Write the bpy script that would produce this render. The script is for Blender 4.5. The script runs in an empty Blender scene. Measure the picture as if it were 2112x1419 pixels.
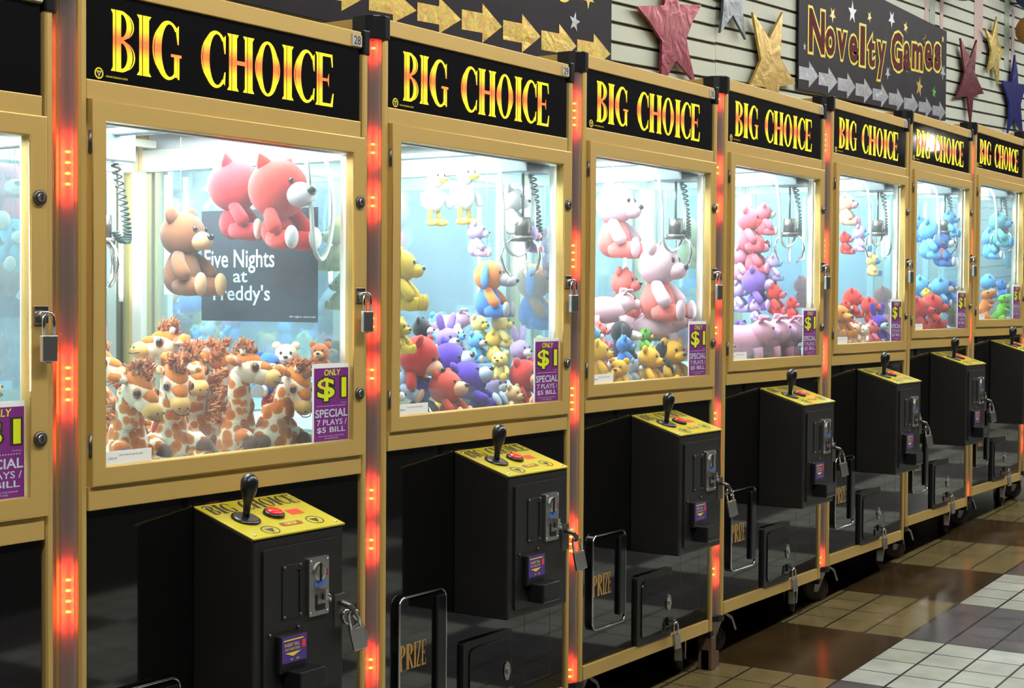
import bpy, math, random
from math import sin, cos, pi, radians as R
from mathutils import Vector, Matrix, Euler

scene = bpy.context.scene
col = scene.collection

# ------------------------------------------------------------------ camera
def make_camera():
    cd = bpy.data.cameras.new('camera'); cam = bpy.data.objects.new('camera', cd); col.objects.link(cam)
    cd.sensor_width = 36.0; cd.lens = 3200.0/2112.0*36.0; cd.clip_start = .05; cd.clip_end = 200
    ya, pit, ro = R(56.296), R(1.568), R(0.384)
    r0 = Vector((cos(ya), -sin(ya), 0)); f = Vector((sin(ya)*cos(pit), cos(ya)*cos(pit), -sin(pit)))
    u0 = r0.cross(f)
    r = r0*cos(ro) + u0*sin(ro); u = u0*cos(ro) - r0*sin(ro)
    m = Matrix((r, u, -f)).transposed().to_4x4(); m.translation = Vector((-3.594, -2.190, 1.207))
    cam.matrix_world = m
    scene.camera = cam
make_camera()

# ------------------------------------------------------------------ world, exposure
w = bpy.data.worlds.new('world'); scene.world = w; w.use_nodes = True
bg = w.node_tree.nodes['Background']; bg.inputs[0].default_value = (1.0, .93, .82, 1); bg.inputs[1].default_value = .035
scene.view_settings.view_transform = 'Standard'; scene.view_settings.look = 'None'
scene.view_settings.gamma = 1; scene.view_settings.use_curve_mapping = False
scene.view_settings.exposure = 0.0
scene.cycles.transparent_max_bounces = 40
scene.cycles.max_bounces = 6; scene.cycles.diffuse_bounces = 2; scene.cycles.glossy_bounces = 3
scene.cycles.transmission_bounces = 4; scene.cycles.sample_clamp_indirect = 4.0
scene.cycles.caustics_reflective = False; scene.cycles.caustics_refractive = False

CEIL_E = 56.0       # ceiling fluorescent diffusers
TUBE_E = 60.0      # tubes inside the cabinets
CANOPY_W = 20.0     # lamp panel under each cabinet canopy
LED_E = 26.0; LED_W = .42

# ------------------------------------------------------------------ materials
MATS = {}
def nodes_of(name):
    m = bpy.data.materials.new(name); m.use_nodes = True
    nt = m.node_tree; b = nt.nodes['Principled BSDF']
    return m, nt, b
def noise_bump(nt, b, scale, strength, dist=.002, detail=4):
    tc = nt.nodes.new('ShaderNodeTexCoord'); n = nt.nodes.new('ShaderNodeTexNoise'); bp = nt.nodes.new('ShaderNodeBump')
    n.inputs['Scale'].default_value = scale; n.inputs['Detail'].default_value = detail
    bp.inputs['Strength'].default_value = strength; bp.inputs['Distance'].default_value = dist
    nt.links.new(tc.outputs['Object'], n.inputs['Vector']); nt.links.new(n.outputs['Fac'], bp.inputs['Height'])
    nt.links.new(bp.outputs['Normal'], b.inputs['Normal'])
    return tc, n
def mat(name, c, rough=.5, metal=0.0, emit=None, es=0.0, spec=.5, coat=0.0, bump=None, vary=0.0):
    if name in MATS: return MATS[name]
    m, nt, b = nodes_of(name)
    b.inputs['Base Color'].default_value = (*c, 1); b.inputs['Roughness'].default_value = rough
    b.inputs['Metallic'].default_value = metal; b.inputs['Specular IOR Level'].default_value = spec
    b.inputs['Coat Weight'].default_value = coat; b.inputs['Coat Roughness'].default_value = .05
    if emit: b.inputs['Emission Color'].default_value = (*emit, 1); b.inputs['Emission Strength'].default_value = es
    if bump: noise_bump(nt, b, *bump)
    if vary:
        tc = nt.nodes.new('ShaderNodeTexCoord'); n = nt.nodes.new('ShaderNodeTexNoise'); n.inputs['Scale'].default_value = 6
        mx = nt.nodes.new('ShaderNodeMix'); mx.data_type = 'RGBA'
        mx.inputs['A'].default_value = (*[v*(1-vary) for v in c], 1); mx.inputs['B'].default_value = (*[min(1, v*(1+vary)) for v in c], 1)
        nt.links.new(tc.outputs['Object'], n.inputs['Vector']); nt.links.new(n.outputs['Fac'], mx.inputs['Factor'])
        nt.links.new(mx.outputs['Result'], b.inputs['Base Color'])
    MATS[name] = m; return m
def glass(name, tint, dust_haze=.04, gloss=1.0, haze_col=(.9, .97, 1)):  # diffuse share: dust film that also paints the milky light haze
    if name in MATS: return MATS[name]
    m = bpy.data.materials.new(name); m.use_nodes = True; nt = m.node_tree; nt.nodes.clear()
    out = nt.nodes.new('ShaderNodeOutputMaterial'); tr = nt.nodes.new('ShaderNodeBsdfTransparent'); gl = nt.nodes.new('ShaderNodeBsdfGlossy')
    df = nt.nodes.new('ShaderNodeBsdfTranslucent'); d2 = nt.nodes.new('ShaderNodeBsdfDiffuse'); ad = nt.nodes.new('ShaderNodeMixShader')
    lw = nt.nodes.new('ShaderNodeLayerWeight'); lw.inputs['Blend'].default_value = .5
    pw = nt.nodes.new('ShaderNodeMath'); pw.operation = 'POWER'; pw.inputs[1].default_value = 5; nt.links.new(lw.outputs['Facing'], pw.inputs[0])
    fr = nt.nodes.new('ShaderNodeMath'); fr.operation = 'MULTIPLY_ADD'; fr.inputs[1].default_value = .95; fr.inputs[2].default_value = .03; nt.links.new(pw.outputs[0], fr.inputs[0])
    tr.inputs['Color'].default_value = (*tint, 1); gl.inputs['Roughness'].default_value = .02
    df.inputs['Color'].default_value = (*haze_col, 1); d2.inputs['Color'].default_value = (*haze_col, 1)
    m1 = nt.nodes.new('ShaderNodeMixShader'); m2 = nt.nodes.new('ShaderNodeMixShader')
    mu = nt.nodes.new('ShaderNodeMath'); mu.operation = 'MULTIPLY'; mu.inputs[1].default_value = gloss
    nt.links.new(fr.outputs[0], mu.inputs[0])
    ad.inputs[0].default_value = .5; nt.links.new(df.outputs[0], ad.inputs[1]); nt.links.new(d2.outputs[0], ad.inputs[2])
    m1.inputs[0].default_value = dust_haze; nt.links.new(tr.outputs[0], m1.inputs[1]); nt.links.new(ad.outputs[0], m1.inputs[2])
    nt.links.new(mu.outputs[0], m2.inputs[0]); nt.links.new(m1.outputs[0], m2.inputs[1]); nt.links.new(gl.outputs[0], m2.inputs[2])
    nt.links.new(m2.outputs[0], out.inputs['Surface'])
    MATS[name] = m; return m

GOLD = mat('gold anodised aluminium', (.62, .42, .13), .42, .35, vary=.05)
ALU = mat('pale aluminium', (.72, .72, .62), .35, .5)
BLACK = mat('black gloss laminate', (.004, .0038, .0038), .05, spec=.95)
BLACKM = mat('black textured metal', (.010, .0095, .0095), .40, bump=(400, .25, .0006))
BLACKP = mat('black plastic', (.008, .008, .010), .28)
MARQ = mat('marquee black acrylic', (.005, .005, .006), .05)
CHROME = mat('chrome', (.75, .74, .72), .16, 1.0)
STEEL = mat('brushed steel', (.55, .54, .52), .32, 1.0)
DKSTEEL = mat('dark steel', (.12, .11, .10), .35, .8)
WHITE = mat('white laminate', (.85, .88, .88), .4)
YELLOW = mat('yellow printed panel', (.42, .35, .022), .22)
REDB = mat('red button', (.8, .02, .015), .15, emit=(1, .03, .02), es=.15)
RED_INK = mat('red ink', (.75, .05, .03), .4)
BLACK_INK = mat('black ink', (.03, .025, .02), .5)
DARK_CH = mat('dark channel plastic', (.24, .18, .14), .35)
LEDM = mat('red led', (.8, .1, .02), .3, emit=(1.0, .17, .015), es=LED_E)
TUBE = mat('fluorescent tube', (.9, .9, .9), .4, emit=(.86, .97, 1.0), es=TUBE_E)
TUBE2 = mat('door light strip', (.9, .9, .9), .4, emit=(.86, .97, 1.0), es=TUBE_E*.35)
WHEEL = mat('dark red rubber', (.028, .006, .008), .5)
HUB = mat('grey wheel hub', (.07, .068, .065), .45, .2)
PANE = glass('door glass', (.95, .985, .99), .036)
SIDE = glass('side glass', (.86, .945, .97), .06)
ACRY = glass('clear acrylic', (.95, .97, .97), .03)
COVER = glass('clear light cover', (.92, .88, .86), .13, 1.0, (1, .9, .9))
MIRROR = mat('tinted back mirror', (.66, .80, .86), .04, 1.0)
PURPLE = mat('purple print', (.20, .03, .22), .35)
LIME = mat('lime yellow print', (.68, .76, .02), .4)
PALE = mat('pale blue print', (.52, .60, .66), .4)
PAPER = mat('white paper', (.85, .87, .86), .5)
INK = mat('grey ink', (.22, .25, .30), .6)
VIOLETP = mat('violet label', (.07, .03, .22), .4)
YEL_INK = mat('yellow ink', (.78, .62, .03), .4)
ORANGE_INK = mat('orange gold ink', (.50, .28, .06), .4)
BLUE_INK = mat('blue ink', (.05, .14, .55), .4)
HOSE = mat('clear hose', (.55, .63, .60), .15)
COIL = mat('dark green coil cord', (.02, .05, .04), .45)
BROWNW = mat('worn brown wood', (.10, .05, .03), .7, bump=(60, .3, .002))

def letter_mat():
    m, nt, b = nodes_of('marquee letter print')
    tc = nt.nodes.new('ShaderNodeTexCoord'); sp = nt.nodes.new('ShaderNodeSeparateXYZ'); mr = nt.nodes.new('ShaderNodeMapRange')
    cr = nt.nodes.new('ShaderNodeValToRGB')
    mr.inputs['From Min'].default_value = 1.703; mr.inputs['From Max'].default_value = 1.820
    e = cr.color_ramp.elements; e[0].position = .22; e[0].color = (1, .78, .03, 1); e[1].position = .80; e[1].color = (1, .80, .03, 1)
    x = cr.color_ramp.elements.new(.46); x.color = (.95, .20, .05, 1); x = cr.color_ramp.elements.new(.56); x.color = (.95, .20, .05, 1)
    nt.links.new(tc.outputs['Object'], sp.inputs[0]); nt.links.new(sp.outputs['Z'], mr.inputs['Value'])
    nt.links.new(mr.outputs[0], cr.inputs[0]); nt.links.new(cr.outputs[0], b.inputs['Base Color']); nt.links.new(cr.outputs[0], b.inputs['Emission Color'])
    b.inputs['Emission Strength'].default_value = .62; b.inputs['Roughness'].default_value = .25
    return m
LETTER = letter_mat()

def fur(name, c, rough=.9, bscale=260, bst=.5):
    if name in MATS: return MATS[name]
    m, nt, b = nodes_of(name)
    b.inputs['Roughness'].default_value = rough; b.inputs['Specular IOR Level'].default_value = .1
    b.inputs['Sheen Weight'].default_value = .25; b.inputs['Sheen Roughness'].default_value = .5
    tc, n = noise_bump(nt, b, bscale, bst, .002)
    n2 = nt.nodes.new('ShaderNodeTexNoise'); n2.inputs['Scale'].default_value = 30; n2.inputs['Detail'].default_value = 5
    mx = nt.nodes.new('ShaderNodeMix'); mx.data_type = 'RGBA'
    mx.inputs['A'].default_value = (*[v*.85 for v in c], 1); mx.inputs['B'].default_value = (*[min(1, v*1.12) for v in c], 1)
    nt.links.new(tc.outputs['Object'], n2.inputs['Vector']); nt.links.new(n2.outputs['Fac'], mx.inputs['Factor'])
    nt.links.new(mx.outputs['Result'], b.inputs['Base Color'])
    MATS[name] = m; return m
PAL = dict(red=(.62, .035, .025), red2=(.66, .07, .04), crimson=(.50, .03, .04), rose=(.72, .12, .16), coral=(.80, .16, .13), peach=(.80, .45, .28),
  white=(.80, .82, .84), cream=(.80, .66, .50), beige=(.62, .52, .42), tan=(.66, .42, .20), brown=(.24, .095, .04), orangebrown=(.50, .15, .05),
  yellow=(.82, .58, .06), yellow2=(.82, .68, .22), gold=(.82, .42, .02), orange=(.78, .22, .04), orange2=(.70, .24, .02), green=(.16, .50, .05),
  teal=(.10, .42, .48), blue=(.05, .20, .60), skyblue=(.12, .42, .78), bluegrey=(.42, .52, .68), indigo=(.075, .03, .36), purple=(.20, .10, .45),
  violet=(.30, .20, .62), lilac=(.52, .40, .72), mauve=(.48, .30, .46), pink=(.80, .30, .42), palepink=(.84, .55, .62), pigpink=(.82, .40, .54),
  black=(.015, .015, .018), grey=(.36, .37, .40))
def plush(k): return fur('plush ' + k, PAL[k])
EYE = mat('black bead eye', (.01, .008, .008), .08)
FELT = mat('dark felt', (.03, .025, .03), .8)

def giraffe_fur():
    m, nt, b = nodes_of('giraffe patch fur')
    b.inputs['Roughness'].default_value = .9; b.inputs['Specular IOR Level'].default_value = .1; b.inputs['Sheen Weight'].default_value = .25
    tc, n = noise_bump(nt, b, 300, .6, .003)
    v = nt.nodes.new('ShaderNodeTexVoronoi'); v.feature = 'F1'; v.inputs['Scale'].default_value = 43; v.inputs['Randomness'].default_value = .85
    n2 = nt.nodes.new('ShaderNodeTexNoise'); n2.inputs['Scale'].default_value = 70; n2.inputs['Detail'].default_value = 3
    add = nt.nodes.new('ShaderNodeMath'); add.operation = 'MULTIPLY_ADD'; add.inputs[1].default_value = .28
    cr = nt.nodes.new('ShaderNodeValToRGB'); e = cr.color_ramp.elements
    e[0].position = .665; e[0].color = (.62, .18, .018, 1); e[1].position = .755; e[1].color = (.90, .82, .64, 1)
    x = e.new(.35); x.color = (.44, .105, .012, 1); x = e.new(.715); x.color = (.78, .42, .14, 1)
    nt.links.new(tc.outputs['Object'], v.inputs['Vector']); nt.links.new(tc.outputs['Object'], n2.inputs['Vector'])
    nt.links.new(n2.outputs['Fac'], add.inputs[0]); nt.links.new(v.outputs['Distance'], add.inputs[2]); nt.links.new(add.outputs[0], cr.inputs[0])
    nt.links.new(cr.outputs[0], b.inputs['Base Color'])
    return m
GFUR = giraffe_fur()
GHEAD = fur('giraffe crown fur', (.56, .155, .018))
GMANE = fur('giraffe mane fur', (.46, .14, .04))
GMUZ = mat('giraffe tan muzzle', (.66, .38, .11), .75)
GHOOF = fur('giraffe hoof fur', (.10, .042, .028))
GFACE = fur('giraffe pale face fur', (.86, .72, .52))

def floor_mat():
    m, nt, b = nodes_of('floor tile'); L = nt.links.new
    tc = nt.nodes.new('ShaderNodeTexCoord'); sp = nt.nodes.new('ShaderNodeSeparateXYZ'); L(tc.outputs['Object'], sp.inputs[0])
    def math(op, a, c=None, d=None):
        n = nt.nodes.new('ShaderNodeMath'); n.operation = op
        for k, v in enumerate((a, c, d)):
            if v is None: continue
            if isinstance(v, (int, float)): n.inputs[k].default_value = v
            else: L(v, n.inputs[k])
        return n.outputs[0]
    S = .582; X = math('SUBTRACT', sp.outputs['X'], .935 - 20*S); Y = math('SUBTRACT', sp.outputs['Y'], -.392 - 20*S)
    bx = math('DIVIDE', X, S); by = math('DIVIDE', Y, S)
    fx = math('FLOOR', bx); fy = math('FLOOR', by)
    par = math('MODULO', math('ADD', fx, fy), 2)              # 0 dark at block (0,0)
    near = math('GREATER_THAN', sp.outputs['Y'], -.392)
    def mixc(f, A, B):
        n = nt.nodes.new('ShaderNodeMix'); n.data_type = 'RGBA'; L(f, n.inputs['Factor'])
        for v, k in ((A, 'A'), (B, 'B')):
            if isinstance(v, tuple): n.inputs[k].default_value = (*v, 1)
            else: L(v, n.inputs[k])
        return n.outputs['Result']
    tx = math('FLOOR', math('MULTIPLY', bx, 4)); ty = math('FLOOR', math('MULTIPLY', by, 4))
    cm = nt.nodes.new('ShaderNodeCombineXYZ'); L(tx, cm.inputs[0]); L(ty, cm.inputs[1])
    wn = nt.nodes.new('ShaderNodeTexWhiteNoise'); wn.noise_dimensions = '2D'; L(cm.outputs[0], wn.inputs['Vector'])
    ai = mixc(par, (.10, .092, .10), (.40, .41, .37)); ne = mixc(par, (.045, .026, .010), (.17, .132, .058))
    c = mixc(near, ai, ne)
    tint = mixc(wn.outputs['Value'], (.85, .86, .80), (1.0, 1.0, 1.0))
    mu = nt.nodes.new('ShaderNodeMix'); mu.data_type = 'RGBA'; mu.blend_type = 'MULTIPLY'; mu.inputs['Factor'].default_value = 1
    L(c, mu.inputs['A']); L(tint, mu.inputs['B'])
    def line(v, wd):
        f = math('FRACT', v); return math('LESS_THAN', math('MINIMUM', f, math('SUBTRACT', 1, f)), wd)
    gx = line(math('MULTIPLY', bx, 4), .020); gy = line(math('MULTIPLY', by, 4), .028)
    g = math('MAXIMUM', gx, gy)
    n2 = nt.nodes.new('ShaderNodeTexNoise'); n2.inputs['Scale'].default_value = 7; n2.inputs['Detail'].default_value = 6; L(tc.outputs['Object'], n2.inputs['Vector'])
    dirt = nt.nodes.new('ShaderNodeMapRange'); L(n2.outputs['Fac'], dirt.inputs['Value'])
    dirt.inputs['From Min'].default_value = .3; dirt.inputs['From Max'].default_value = .7; dirt.inputs['To Min'].default_value = .78; dirt.inputs['To Max'].default_value = 1.05
    m2 = nt.nodes.new('ShaderNodeMix'); m2.data_type = 'RGBA'; m2.blend_type = 'MULTIPLY'; m2.inputs['Factor'].default_value = 1
    L(mu.outputs['Result'], m2.inputs['A']); L(dirt.outputs[0], m2.inputs['B'])
    L(mixc(g, m2.outputs['Result'], (.022, .018, .014)), b.inputs['Base Color'])
    ro = nt.nodes.new('ShaderNodeMapRange'); L(n2.outputs['Fac'], ro.inputs['Value']); ro.inputs['To Min'].default_value = .12; ro.inputs['To Max'].default_value = .30
    L(ro.outputs[0], b.inputs['Roughness'])
    return m
def foil(name, c, glit=.5, rough=.35):
    m, nt, b = nodes_of(name); L = nt.links.new
    b.inputs['Metallic'].default_value = .55; b.inputs['Roughness'].default_value = rough
    tc = nt.nodes.new('ShaderNodeTexCoord')
    n = nt.nodes.new('ShaderNodeTexNoise'); n.inputs['Scale'].default_value = 9; n.inputs['Detail'].default_value = 5; n.inputs['Distortion'].default_value = 1.5
    bp = nt.nodes.new('ShaderNodeBump'); bp.inputs['Strength'].default_value = .18; bp.inputs['Distance'].default_value = .02
    L(tc.outputs['Object'], n.inputs['Vector']); L(n.outputs['Fac'], bp.inputs['Height']); L(bp.outputs[0], b.inputs['Normal'])
    mx = nt.nodes.new('ShaderNodeMix'); mx.data_type = 'RGBA'; mx.inputs['A'].default_value = (*[v*.7 for v in c], 1); mx.inputs['B'].default_value = (*[min(1, v*1.25) for v in c], 1)
    L(n.outputs['Fac'], mx.inputs['Factor'])
    src = mx.outputs['Result']
    if glit:
        v = nt.nodes.new('ShaderNodeTexVoronoi'); v.inputs['Scale'].default_value = 130; L(tc.outputs['Object'], v.inputs['Vector'])
        hs = nt.nodes.new('ShaderNodeHueSaturation'); hs.inputs['Saturation'].default_value = 1.0; hs.inputs['Value'].default_value = 1.0
        m2 = nt.nodes.new('ShaderNodeMix'); m2.data_type = 'RGBA'; m2.blend_type = 'SOFT_LIGHT'; m2.inputs['Factor'].default_value = glit
        L(v.outputs['Color'], hs.inputs['Color']); L(src, m2.inputs['A']); L(hs.outputs[0], m2.inputs['B']); src = m2.outputs['Result']
    L(src, b.inputs['Base Color'])
    return m

# ------------------------------------------------------------------ mesh builder
class MB:
    def __init__(s): s.v = []; s.f = []; s.sm = []
    def add(s, vs, fs, smooth=False):
        o = len(s.v); s.v += [tuple(p) for p in vs]; s.f += [tuple(i+o for i in f) for f in fs]; s.sm += [smooth]*len(fs); return s
    def box(s, x0, x1, y0, y1, z0, z1, M=None):
        vs = [Vector((x, y, z)) for x in (x0, x1) for y in (y0, y1) for z in (z0, z1)]
        if M: vs = [M @ p for p in vs]
        return s.add(vs, [(0, 1, 3, 2), (4, 6, 7, 5), (0, 4, 5, 1), (2, 3, 7, 6), (0, 2, 6, 4), (1, 5, 7, 3)])
    def ell(s, c, r, M=None, nu=18, nv=12, fn=None):
        vs = []; fs = []
        for j in range(nv+1):
            t = pi*j/nv
            for i in range(nu):
                a = 2*pi*i/nu; p = Vector((sin(t)*cos(a)*r[0], sin(t)*sin(a)*r[1], cos(t)*r[2]))
                if fn: p = fn(p)
                if M: p = M @ p
                vs.append(p + Vector(c))
        for j in range(nv):
            for i in range(nu):
                k = (i+1) % nu; q = (j*nu+i, (j+1)*nu+i, (j+1)*nu+k, j*nu+k)
                fs.append(q)
        return s.add(vs, fs, True)
    def tube(s, pts, rad, seg=10, cap=True, flat=1.0):
        pts = [Vector(p) for p in pts]; n = len(pts)
        if not isinstance(rad, (list, tuple)): rad = [rad]*n
        vs = []; fs = []; T0 = (pts[1]-pts[0]).normalized()
        N = T0.orthogonal().normalized()
        for i in range(n):
            T = (pts[min(i+1, n-1)] - pts[max(i-1, 0)]).normalized()
            N = (N - T*N.dot(T)); N = N.normalized() if N.length > 1e-6 else T.orthogonal().normalized()
            B = T.cross(N)
            for k in range(seg):
                a = 2*pi*k/seg; vs.append(pts[i] + (N*cos(a) + B*sin(a)*flat)*rad[i])
        for i in range(n-1):
            for k in range(seg):
                q = (k+1) % seg; fs.append((i*seg+k, i*seg+q, (i+1)*seg+q, (i+1)*seg+k))
        s.add(vs, fs, True)
        if cap:
            o = len(s.v) - n*seg
            s.f += [tuple(o+k for k in reversed(range(seg))), tuple(o+(n-1)*seg+k for k in range(seg))]; s.sm += [False]*2
        return s
    def cyl(s, p0, p1, r, seg=20, r2=None): return s.tube([p0, p1], [r, r if r2 is None else r2], seg)
    def prism(s, pts2, fn, d0, d1):
        """polygon pts2 (a,b) extruded between depths d0,d1; fn(a,b,d) -> point"""
        from mathutils.geometry import tessellate_polygon
        n = len(pts2); tri = tessellate_polygon([[Vector((a, b, 0)) for a, b in pts2]])
        vs = [fn(a, b, d0) for a, b in pts2] + [fn(a, b, d1) for a, b in pts2]
        fs = [tuple(t) for t in tri] + [tuple(i+n for i in reversed(t)) for t in tri] + [(i, (i+1) % n, (i+1) % n+n, i+n) for i in range(n)]
        return s.add(vs, fs)
    def flat(s, polys, fn):
        for p in polys: s.add([fn(a, b) for a, b in p], [tuple(range(len(p)))])
        return s
    def mesh(s, name):
        me = bpy.data.meshes.new(name); me.from_pydata(s.v, [], s.f)
        me.polygons.foreach_set('use_smooth', s.sm)
        import bmesh
        bm = bmesh.new(); bm.from_mesh(me); bmesh.ops.remove_doubles(bm, verts=bm.verts, dist=1e-7)
        bmesh.ops.recalc_face_normals(bm, faces=bm.faces); bm.to_mesh(me); bm.free()
        me.update(); return me
    def build(s, name, m, parent=None, bevel=0.0, label=None):
        me = s.mesh(name); me.materials.append(m)
        o = bpy.data.objects.new(name, me); col.objects.link(o)
        if parent: o.parent = parent
        if bevel:
            b = o.modifiers.new('bevel', 'BEVEL'); b.width = bevel; b.segments = 2; b.limit_method = 'ANGLE'
        if label: o['label'] = label
        return o
def empty(name, loc=(0, 0, 0), rot=(0, 0, 0), label=None, cat=None, group=None, parent=None):
    o = bpy.data.objects.new(name, None); o.empty_display_size = .05; col.objects.link(o); o.location = loc; o.rotation_euler = rot
    if parent: o.parent = parent
    return tag(o, label, cat, group)
def tag(o, label=None, cat=None, group=None, kind=None):
    for k, v in (('label', label), ('category', cat), ('group', group), ('kind', kind)):
        if v: o[k] = v
    return o
def copy_tree(o, parent=None):
    c = o.copy(); col.objects.link(c)
    if parent: c.parent = parent
    for ch in [q for q in ALLC.get(o.name, [])]: copy_tree(ch, c)
    return c
ALLC = {}
def index_children():
    ALLC.clear()
    for o in scene.objects:
        if o.parent: ALLC.setdefault(o.parent.name, []).append(o)

# ------------------------------------------------------------------ lettering
_tc = {}
def text_polys(t, bold=0.0):
    if (t, bold) in _tc: return _tc[(t, bold)]
    cu = bpy.data.curves.new('t', 'FONT'); cu.body = t; cu.size = 1; cu.offset = bold; cu.resolution_u = 3; cu.fill_mode = 'FRONT'
    o = bpy.data.objects.new('t', cu); col.objects.link(o)
    bpy.context.view_layer.update()
    me = bpy.data.meshes.new_from_object(o.evaluated_get(bpy.context.evaluated_depsgraph_get()))
    ps = [[(me.vertices[i].co.x, me.vertices[i].co.y) for i in p.vertices] for p in me.polygons]
    bpy.data.objects.remove(o); bpy.data.curves.remove(cu); bpy.data.meshes.remove(me)
    _tc[(t, bold)] = ps; return ps
def fit(ps, x0, z0, x1, z1, slant=0.0, ref=None):
    q = ref or ps
    xs = [a for p in q for a, b in p]; zs = [b for p in q for a, b in p]
    ax, az = min(xs), min(zs); sx = (x1-x0)/max(1e-6, max(xs)-ax); sz = (z1-z0)/max(1e-6, max(zs)-az)
    return [[(x0+(a-ax)*sx + slant*(b-az)*sz, z0+(b-az)*sz) for a, b in p] for p in ps]
def ftext(t, x0, z0, x1, z1, bold=0.0, slant=0.0): return fit(text_polys(t, bold), x0, z0, x1, z1, slant)
def rect(x0, z0, x1, z1): return [(x0, z0), (x1, z0), (x1, z1), (x0, z1)]
def ring(cx, cz, ro, ri, a0=0, a1=360, n=24, off=(0, 0)):
    out = []
    for i in range(n):
        t0 = R(a0+(a1-a0)*i/n); t1 = R(a0+(a1-a0)*(i+1)/n)
        out.append([(cx+ro[0]*cos(t0), cz+ro[1]*sin(t0)), (cx+ro[0]*cos(t1), cz+ro[1]*sin(t1)),
                    (cx+off[0]+ri[0]*cos(t1), cz+off[1]+ri[1]*sin(t1)), (cx+off[0]+ri[0]*cos(t0), cz+off[1]+ri[1]*sin(t0))])
    return out
def disc(cx, cz, r, n=24, rz=None): return [[(cx+r*cos(2*pi*i/n), cz+(rz or r)*sin(2*pi*i/n)) for i in range(n)]]
def serif_stem(x0, x1, z0=0.0, z1=1.0, sv=.07, sw=.25):
    """engraved stem: two strips with a dark line between, flared serifs"""
    w = x1-x0; a = x0+w*.16; b = x1-w*.16; m = a+(b-a)*.30; g = w*.055
    return [rect(a, z0+sv, m, z1-sv), rect(m+g, z0+sv, b, z1-sv),
            [(x0, z0), (m, z0), (m, z0+sv), (a, z0+sv)], [(m+g, z0), (x1, z0), (b, z0+sv), (m+g, z0+sv)],
            [(a, z1-sv), (m, z1-sv), (m, z1), (x0, z1)], [(m+g, z1-sv), (b, z1-sv), (x1, z1), (m+g, z1)]]
def glyph(ch):
    """serif display letters in a unit box"""
    G = []
    if ch == 'I': G = serif_stem(0, 1)
    elif ch in 'BPR':
        G = serif_stem(0, .52)
        G += ring(.44, .76, (.46, .24), (.24, .19), -90, 90, 12) + ring(.47, .76, (.53, .225), (.47, .225), -60, 60, 8)
        G += [rect(.36, .945, .46, 1), rect(.36, .49, .46, .55)]
        if ch == 'B': G += ring(.44, .265, (.50, .265), (.27, .21), -90, 90, 12) + ring(.48, .265, (.57, .25), (.51, .25), -60, 60, 8) + [rect(.36, 0, .46, .055)]
        if ch == 'R': G += [[(.42, .50), (.62, .50), (1.08, 0), (.82, 0)]]
    elif ch in 'CG':
        G = ring(.58, .5, (.52, .5), (.31, .445), 48, 312, 26, (.05, 0)) + ring(.55, .5, (.57, .44), (.515, .44), 118, 242, 10)
        G += [[(.86, .87), (.98, .95), (.98, .62), (.93, .62)]]
        if ch == 'C': G += [[(.86, .13), (.93, .30), (.98, .30), (.95, .06)]]
        else: G += [rect(.80, .06, .92, .40), rect(.935, .03, 1.0, .40), [(.68, .45), (.68, .40), (1.08, .40), (1.08, .45)]]
    elif ch == 'O': G = ring(.5, .5, (.44, .5), (.22, .45), 0, 360, 30) + ring(.5, .5, (.50, .40), (.455, .40), 118, 242, 10) + ring(.5, .5, (.50, .40), (.455, .40), -62, 62, 10)
    elif ch == 'H': G = serif_stem(0, .42) + serif_stem(.58, 1) + [rect(.34, .47, .66, .545)]
    elif ch == 'E':
        G = serif_stem(0, .46) + [rect(.36, .945, .92, 1), rect(.36, 0, .94, .06), rect(.36, .475, .70, .53)]
        G += [[(.84, .945), (.92, 1), (.95, .76), (.90, .76)], [(.84, .06), (.94, 0), (1.0, .26), (.94, .26)], [(.66, .53), (.66, .475), (.74, .37), (.74, .635)]]
    elif ch == 'Z': G = [rect(.05, .94, 1, 1), rect(0, 0, .95, .06), [(0, .06), (.30, .06), (1, .94), (.70, .94)], [(.05, .94), (.11, .94), (.06, .72), (.03, .72)], [(.95, .06), (.89, .06), (.94, .28), (.97, .28)]]
    return G
def place(ch, x0, x1, z0, z1): return [[(x0+a*(x1-x0), z0+b*(z1-z0)) for a, b in p] for p in glyph(ch)]
def big_choice():
    z0, z1 = 1.705, 1.8175; out = []
    for ch, a, b in (('B', .106, .162), ('I', .169, .205), ('G', .209, .277), ('C', .336, .404), ('H', .407, .485), ('O', .487, .562), ('I', .568, .604), ('C', .606, .672), ('E', .673, .733)):
        out += place(ch, a, b, z0, z1)
    return out
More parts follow.
